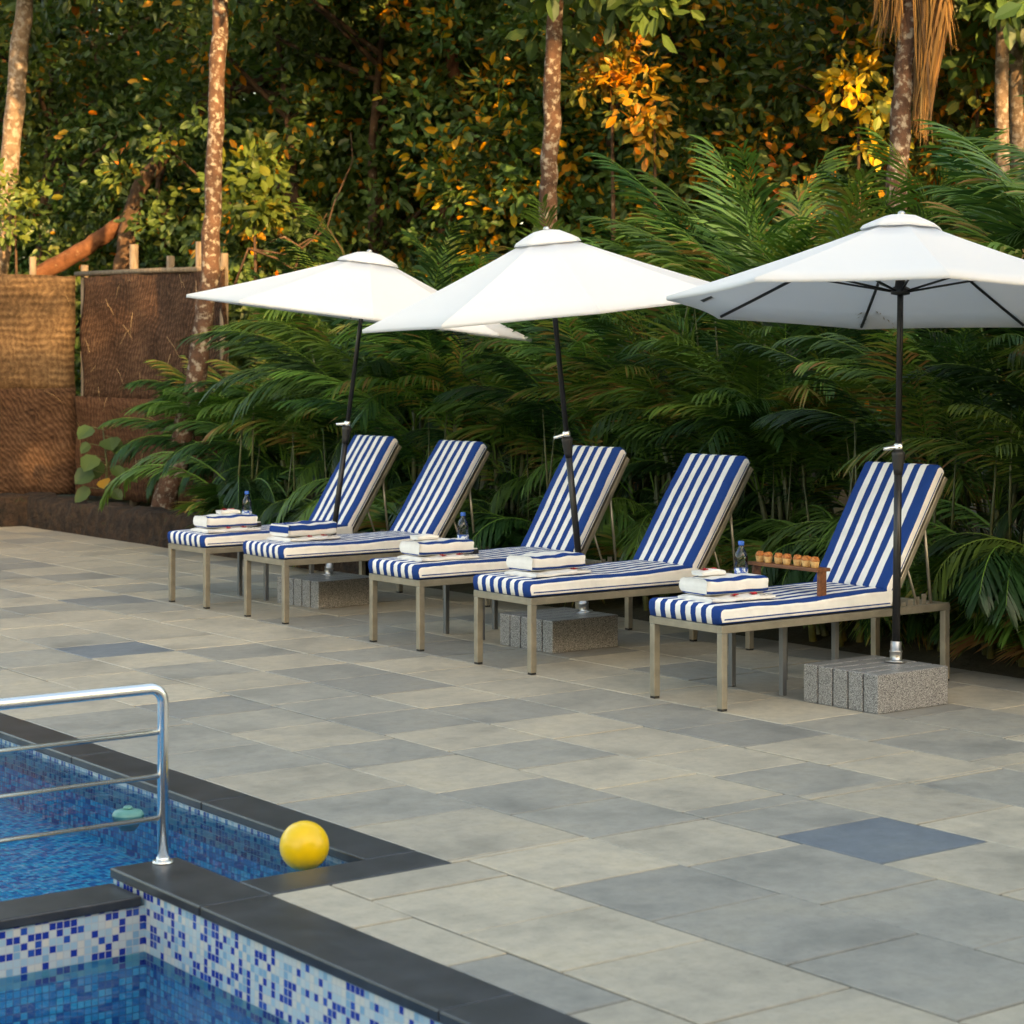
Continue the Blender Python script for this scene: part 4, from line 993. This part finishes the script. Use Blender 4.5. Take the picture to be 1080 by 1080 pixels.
marks=['beyond the right end of the hedge','at the right picture end','right of the nearest lounger','behind the nearest lounger','behind the pastry stand','right of the fourth lounger','behind the fourth lounger','between third and fourth loungers','behind the middle lounger','left of the middle lounger','right of the second farthest lounger','behind the second farthest lounger','behind the farthest parasol pole','behind the farthest lounger','left of the farthest lounger','at the woven fence']
for i,mk in enumerate(marks):
    y=-1.7+i*.84
    p=palm(i%4 if i<13 else 0,((3.32 if i<6 else 3.15)+hr.uniform(-.2,.25),y+hr.uniform(-.15,.15),.22),hr.uniform(.72,.82) if i<6 else hr.uniform(.8,.95) if i<13 else .85,hr.uniform(0,6.28))
    tag(p,'front row areca palm '+mk,'palm','areca palms of the hedge')
for i,mk in enumerate(marks):
    y=-2.6+i*.86
    p=palm([5,3,6,5][i%4],(4.2+hr.uniform(-.3,.5),y+hr.uniform(-.2,.2),.25),(1.25 if i<3 else 1.07 if i<9 else .95 if i<12 else .82)*hr.uniform(.95,1.05),hr.uniform(0,6.28))
    tag(p,'taller back row areca palm '+mk,'palm','areca palms of the hedge')

for i,mk in enumerate(marks):
    y=-1.2+(i*.42 if i<9 else 3.4+(i-8)*1.0)
    p=palm(4,(2.45+hr.uniform(-.08,.15),y+hr.uniform(-.2,.2),.0),hr.uniform(.7,.95),hr.uniform(0,6.28))
    tag(p,'small low areca palm at the hedge foot '+mk,'palm','low palms at the hedge foot')
# broad leaved sapling against the fence, yellow shrub, bare twigs
def bigleaf(mb, base, d, up, ln, wd, tone):
    d=d.normalized(); s=d.cross(up).normalized(); n_=s.cross(d); O=[(0,0,0),(.12,.42,.04),(.45,.55,.06),(.8,.32,0),(1,0,-.1),(.8,-.32,0),(.45,-.55,.06),(.12,-.42,.04)]
    o=[base+d*(a*ln)+s*(b_*wd)+n_*(c_*wd) for a,b_,c_ in O]; mb.add(o,[(0,4,3,2,1),(0,7,6,5,4)],0,False,tone)
sp=W(111,527,21.4)
sap=empty('young_plant',sp); tag(sap,'young plant with large round green leaves against the woven fence','plant')
mb=MB(); st=MB(); rd=random.Random(4)
st.tube([(0,0,-.2),(.02,.0,.35),(-.02,.02,.75)],[.014,.012,.006],6)
for k in range(13):
    h=.05+k*.055; a=k*2.4; b0=Vector((0,0,h)); d=cvec(math.cos(a),math.sin(a)*.5-.4,rd.uniform(-.5,.1))
    tip=b0+d.normalized()*rd.uniform(.08,.18)+Vector((0,0,.08)); st.tube([b0,tip],.004,5); bigleaf(mb,tip,d+Vector((0,0,-.5)),cvec(rd.uniform(-.5,.5),-.7,.7),rd.uniform(.13,.24),rd.uniform(.12,.21),[.3,.42,.25,.5][k%4] if k!=2 else .88)
mb.build('foliage',M['leaf'],sap); st.build('stem',M['palm_stem'],sap)
ys_=W(268,215,22.); cm,C=crown_mesh('foliage',M['leaf_light'],16,22,.35,-.55,.55,.15,401,tone_yellow,.17)
root=empty('yellow_shrub',ys_+Vector((0,0,-2.6))); tag(root,'shrub with yellow leaves right of the tall lichen trunk','shrub')
o=bpy.data.objects.new('foliage',cm); o.location=(0,0,2.6); link(o,root)
b=MB(); b.tube([(0,0,-.2),(.05,.03,1.2),(0,0,2.6)],[.03,.024,.012],6); b.build('stem',M['bark'],root)
for (px,py,Y,lab) in ((16,225,23.6,'leafy sprig of yellow green leaves before the pale left trunk'),(645,75,19.8,'sprig with golden light in its leaf colour right of the mottled trunk'),(690,105,19.4,'shrub with golden light in its leaf colour above the middle parasol'),(905,95,18.2,'shrub with golden light in its leaf colour left of the skirted palm'),(1030,40,18.6,'shrub with golden light in its leaf colour between skirted palm and pale trunks')):
    q=W(px,py,Y); cm,C=crown_mesh('foliage',M['leaf_light' if px<100 else 'leaf'],15,20,.32,-.5,.5,.12,402+px,tone_yellow if px<100 else tone_gold_light,.2)
    root=empty('yellow_shrub',q+Vector((0,0,-3.2))); tag(root,lab,'shrub')
    o=bpy.data.objects.new('foliage',cm); o.location=(0,0,3.2); link(o,root)
    b=MB(); b.tube([(0,0,-.4),(.05,.03,1.6),(0,0,3.2)],[.03,.024,.01],6); b.build('stem',M['bark'],root)
tw=W(300,300,21.8); root=empty('bare_bush',tw); tag(root,'bare twigs arching beside the farthest parasol','bush')
b=MB()
for ps in ([(240,320),(262,262),(300,268),(330,250),(345,225)],[(262,262),(290,272),(320,290),(335,300)],[(300,320),(318,262),(345,240),(352,215),(372,170),(370,140)],[(318,262),(300,250),(285,255)],[(345,240),(360,262),(372,290)]):
    b.tube([W(a,c_,21.8+.02*i)-tw for i,(a,c_) in enumerate(ps)],[.015-.002*i for i in range(len(ps))],6)
b.build('twigs',M['bark'],root)

# ---------------------------------------------------------------- unseen tall trees added behind the camera to keep the terrace in shade
for i in range(48):
    x=-24+ (i%12)*2.4+(i//12)*.8+gr.uniform(-.4,.4); y=-17.5-(i//12)*3.0+gr.uniform(-.6,.6)
    t=forest_tree([0,2,3,2][i%4],(x,y,-.1),(1.37 if -13<x<-2.5 else 1.25)*gr.uniform(.96,1.04),gr.uniform(0,6.28),'shade_tree')
    tag(t,'unseen leafy tree added behind the viewer to shade the terrace','tree','unseen shade trees added behind the viewer')
# ---------------------------------------------------------------- light, sky, camera
EL=R(13.0); d=Vector((-.22,-1,0)).normalized(); to_sun=Vector((d.x*math.cos(EL),d.y*math.cos(EL),math.sin(EL)))
w=bpy.data.worlds.new('World'); sc.world=w; w.use_nodes=True; nt=w.node_tree
sky=nt.nodes.new('ShaderNodeTexSky'); sky.sky_type='NISHITA'; sky.sun_disc=False; sky.sun_elevation=EL; sky.sun_rotation=math.atan2(to_sun.x,to_sun.y)
sky.dust_density=2.5; sky.ozone_density=.6; sky.air_density=1.0
bg=nt.nodes['Background']; nt.links.new(sky.outputs[0],bg.inputs[0]); bg.inputs[1].default_value=.15
sl=bpy.data.lights.new('Sun','SUN'); sl.energy=2.9; sl.angle=R(.5); sl.color=(1,.66,.33)
so=bpy.data.objects.new('Sun',sl); link(so); so.rotation_mode='QUATERNION'; so.rotation_quaternion=to_sun.to_track_quat('Z','Y'); so.location=(0,-30,20)
cam=bpy.data.cameras.new('Camera'); co=bpy.data.objects.new('Camera',cam); link(co)
co.location=CAM; fwd=Vector((.6,.8,0)); co.rotation_euler=fwd.to_track_quat('-Z','Y').to_euler()
cam.sensor_width=36; cam.lens=F/1080*36; cam.shift_y=-(540-HZ)/1080; cam.clip_end=2000; cam.clip_start=.05
cam.dof.use_dof=True; cam.dof.focus_distance=11.0; cam.dof.aperture_fstop=5.0
sc.camera=co
vs=sc.view_settings; sc.display_settings.display_device='sRGB'; vs.view_transform='Standard'; vs.look='None'; vs.exposure=2.5; vs.use_white_balance=True; vs.white_balance_temperature=8200; vs.white_balance_tint=9; vs.gamma=1; vs.use_curve_mapping=False
cy=sc.cycles; cy.max_bounces=8; cy.diffuse_bounces=4; cy.glossy_bounces=4; cy.transmission_bounces=6; cy.transparent_max_bounces=12
cy.caustics_reflective=False; cy.use_denoising=True; cy.denoiser='OPENIMAGEDENOISE'; cy.use_adaptive_sampling=True; cy.adaptive_threshold=.015
cy.sample_clamp_indirect=6
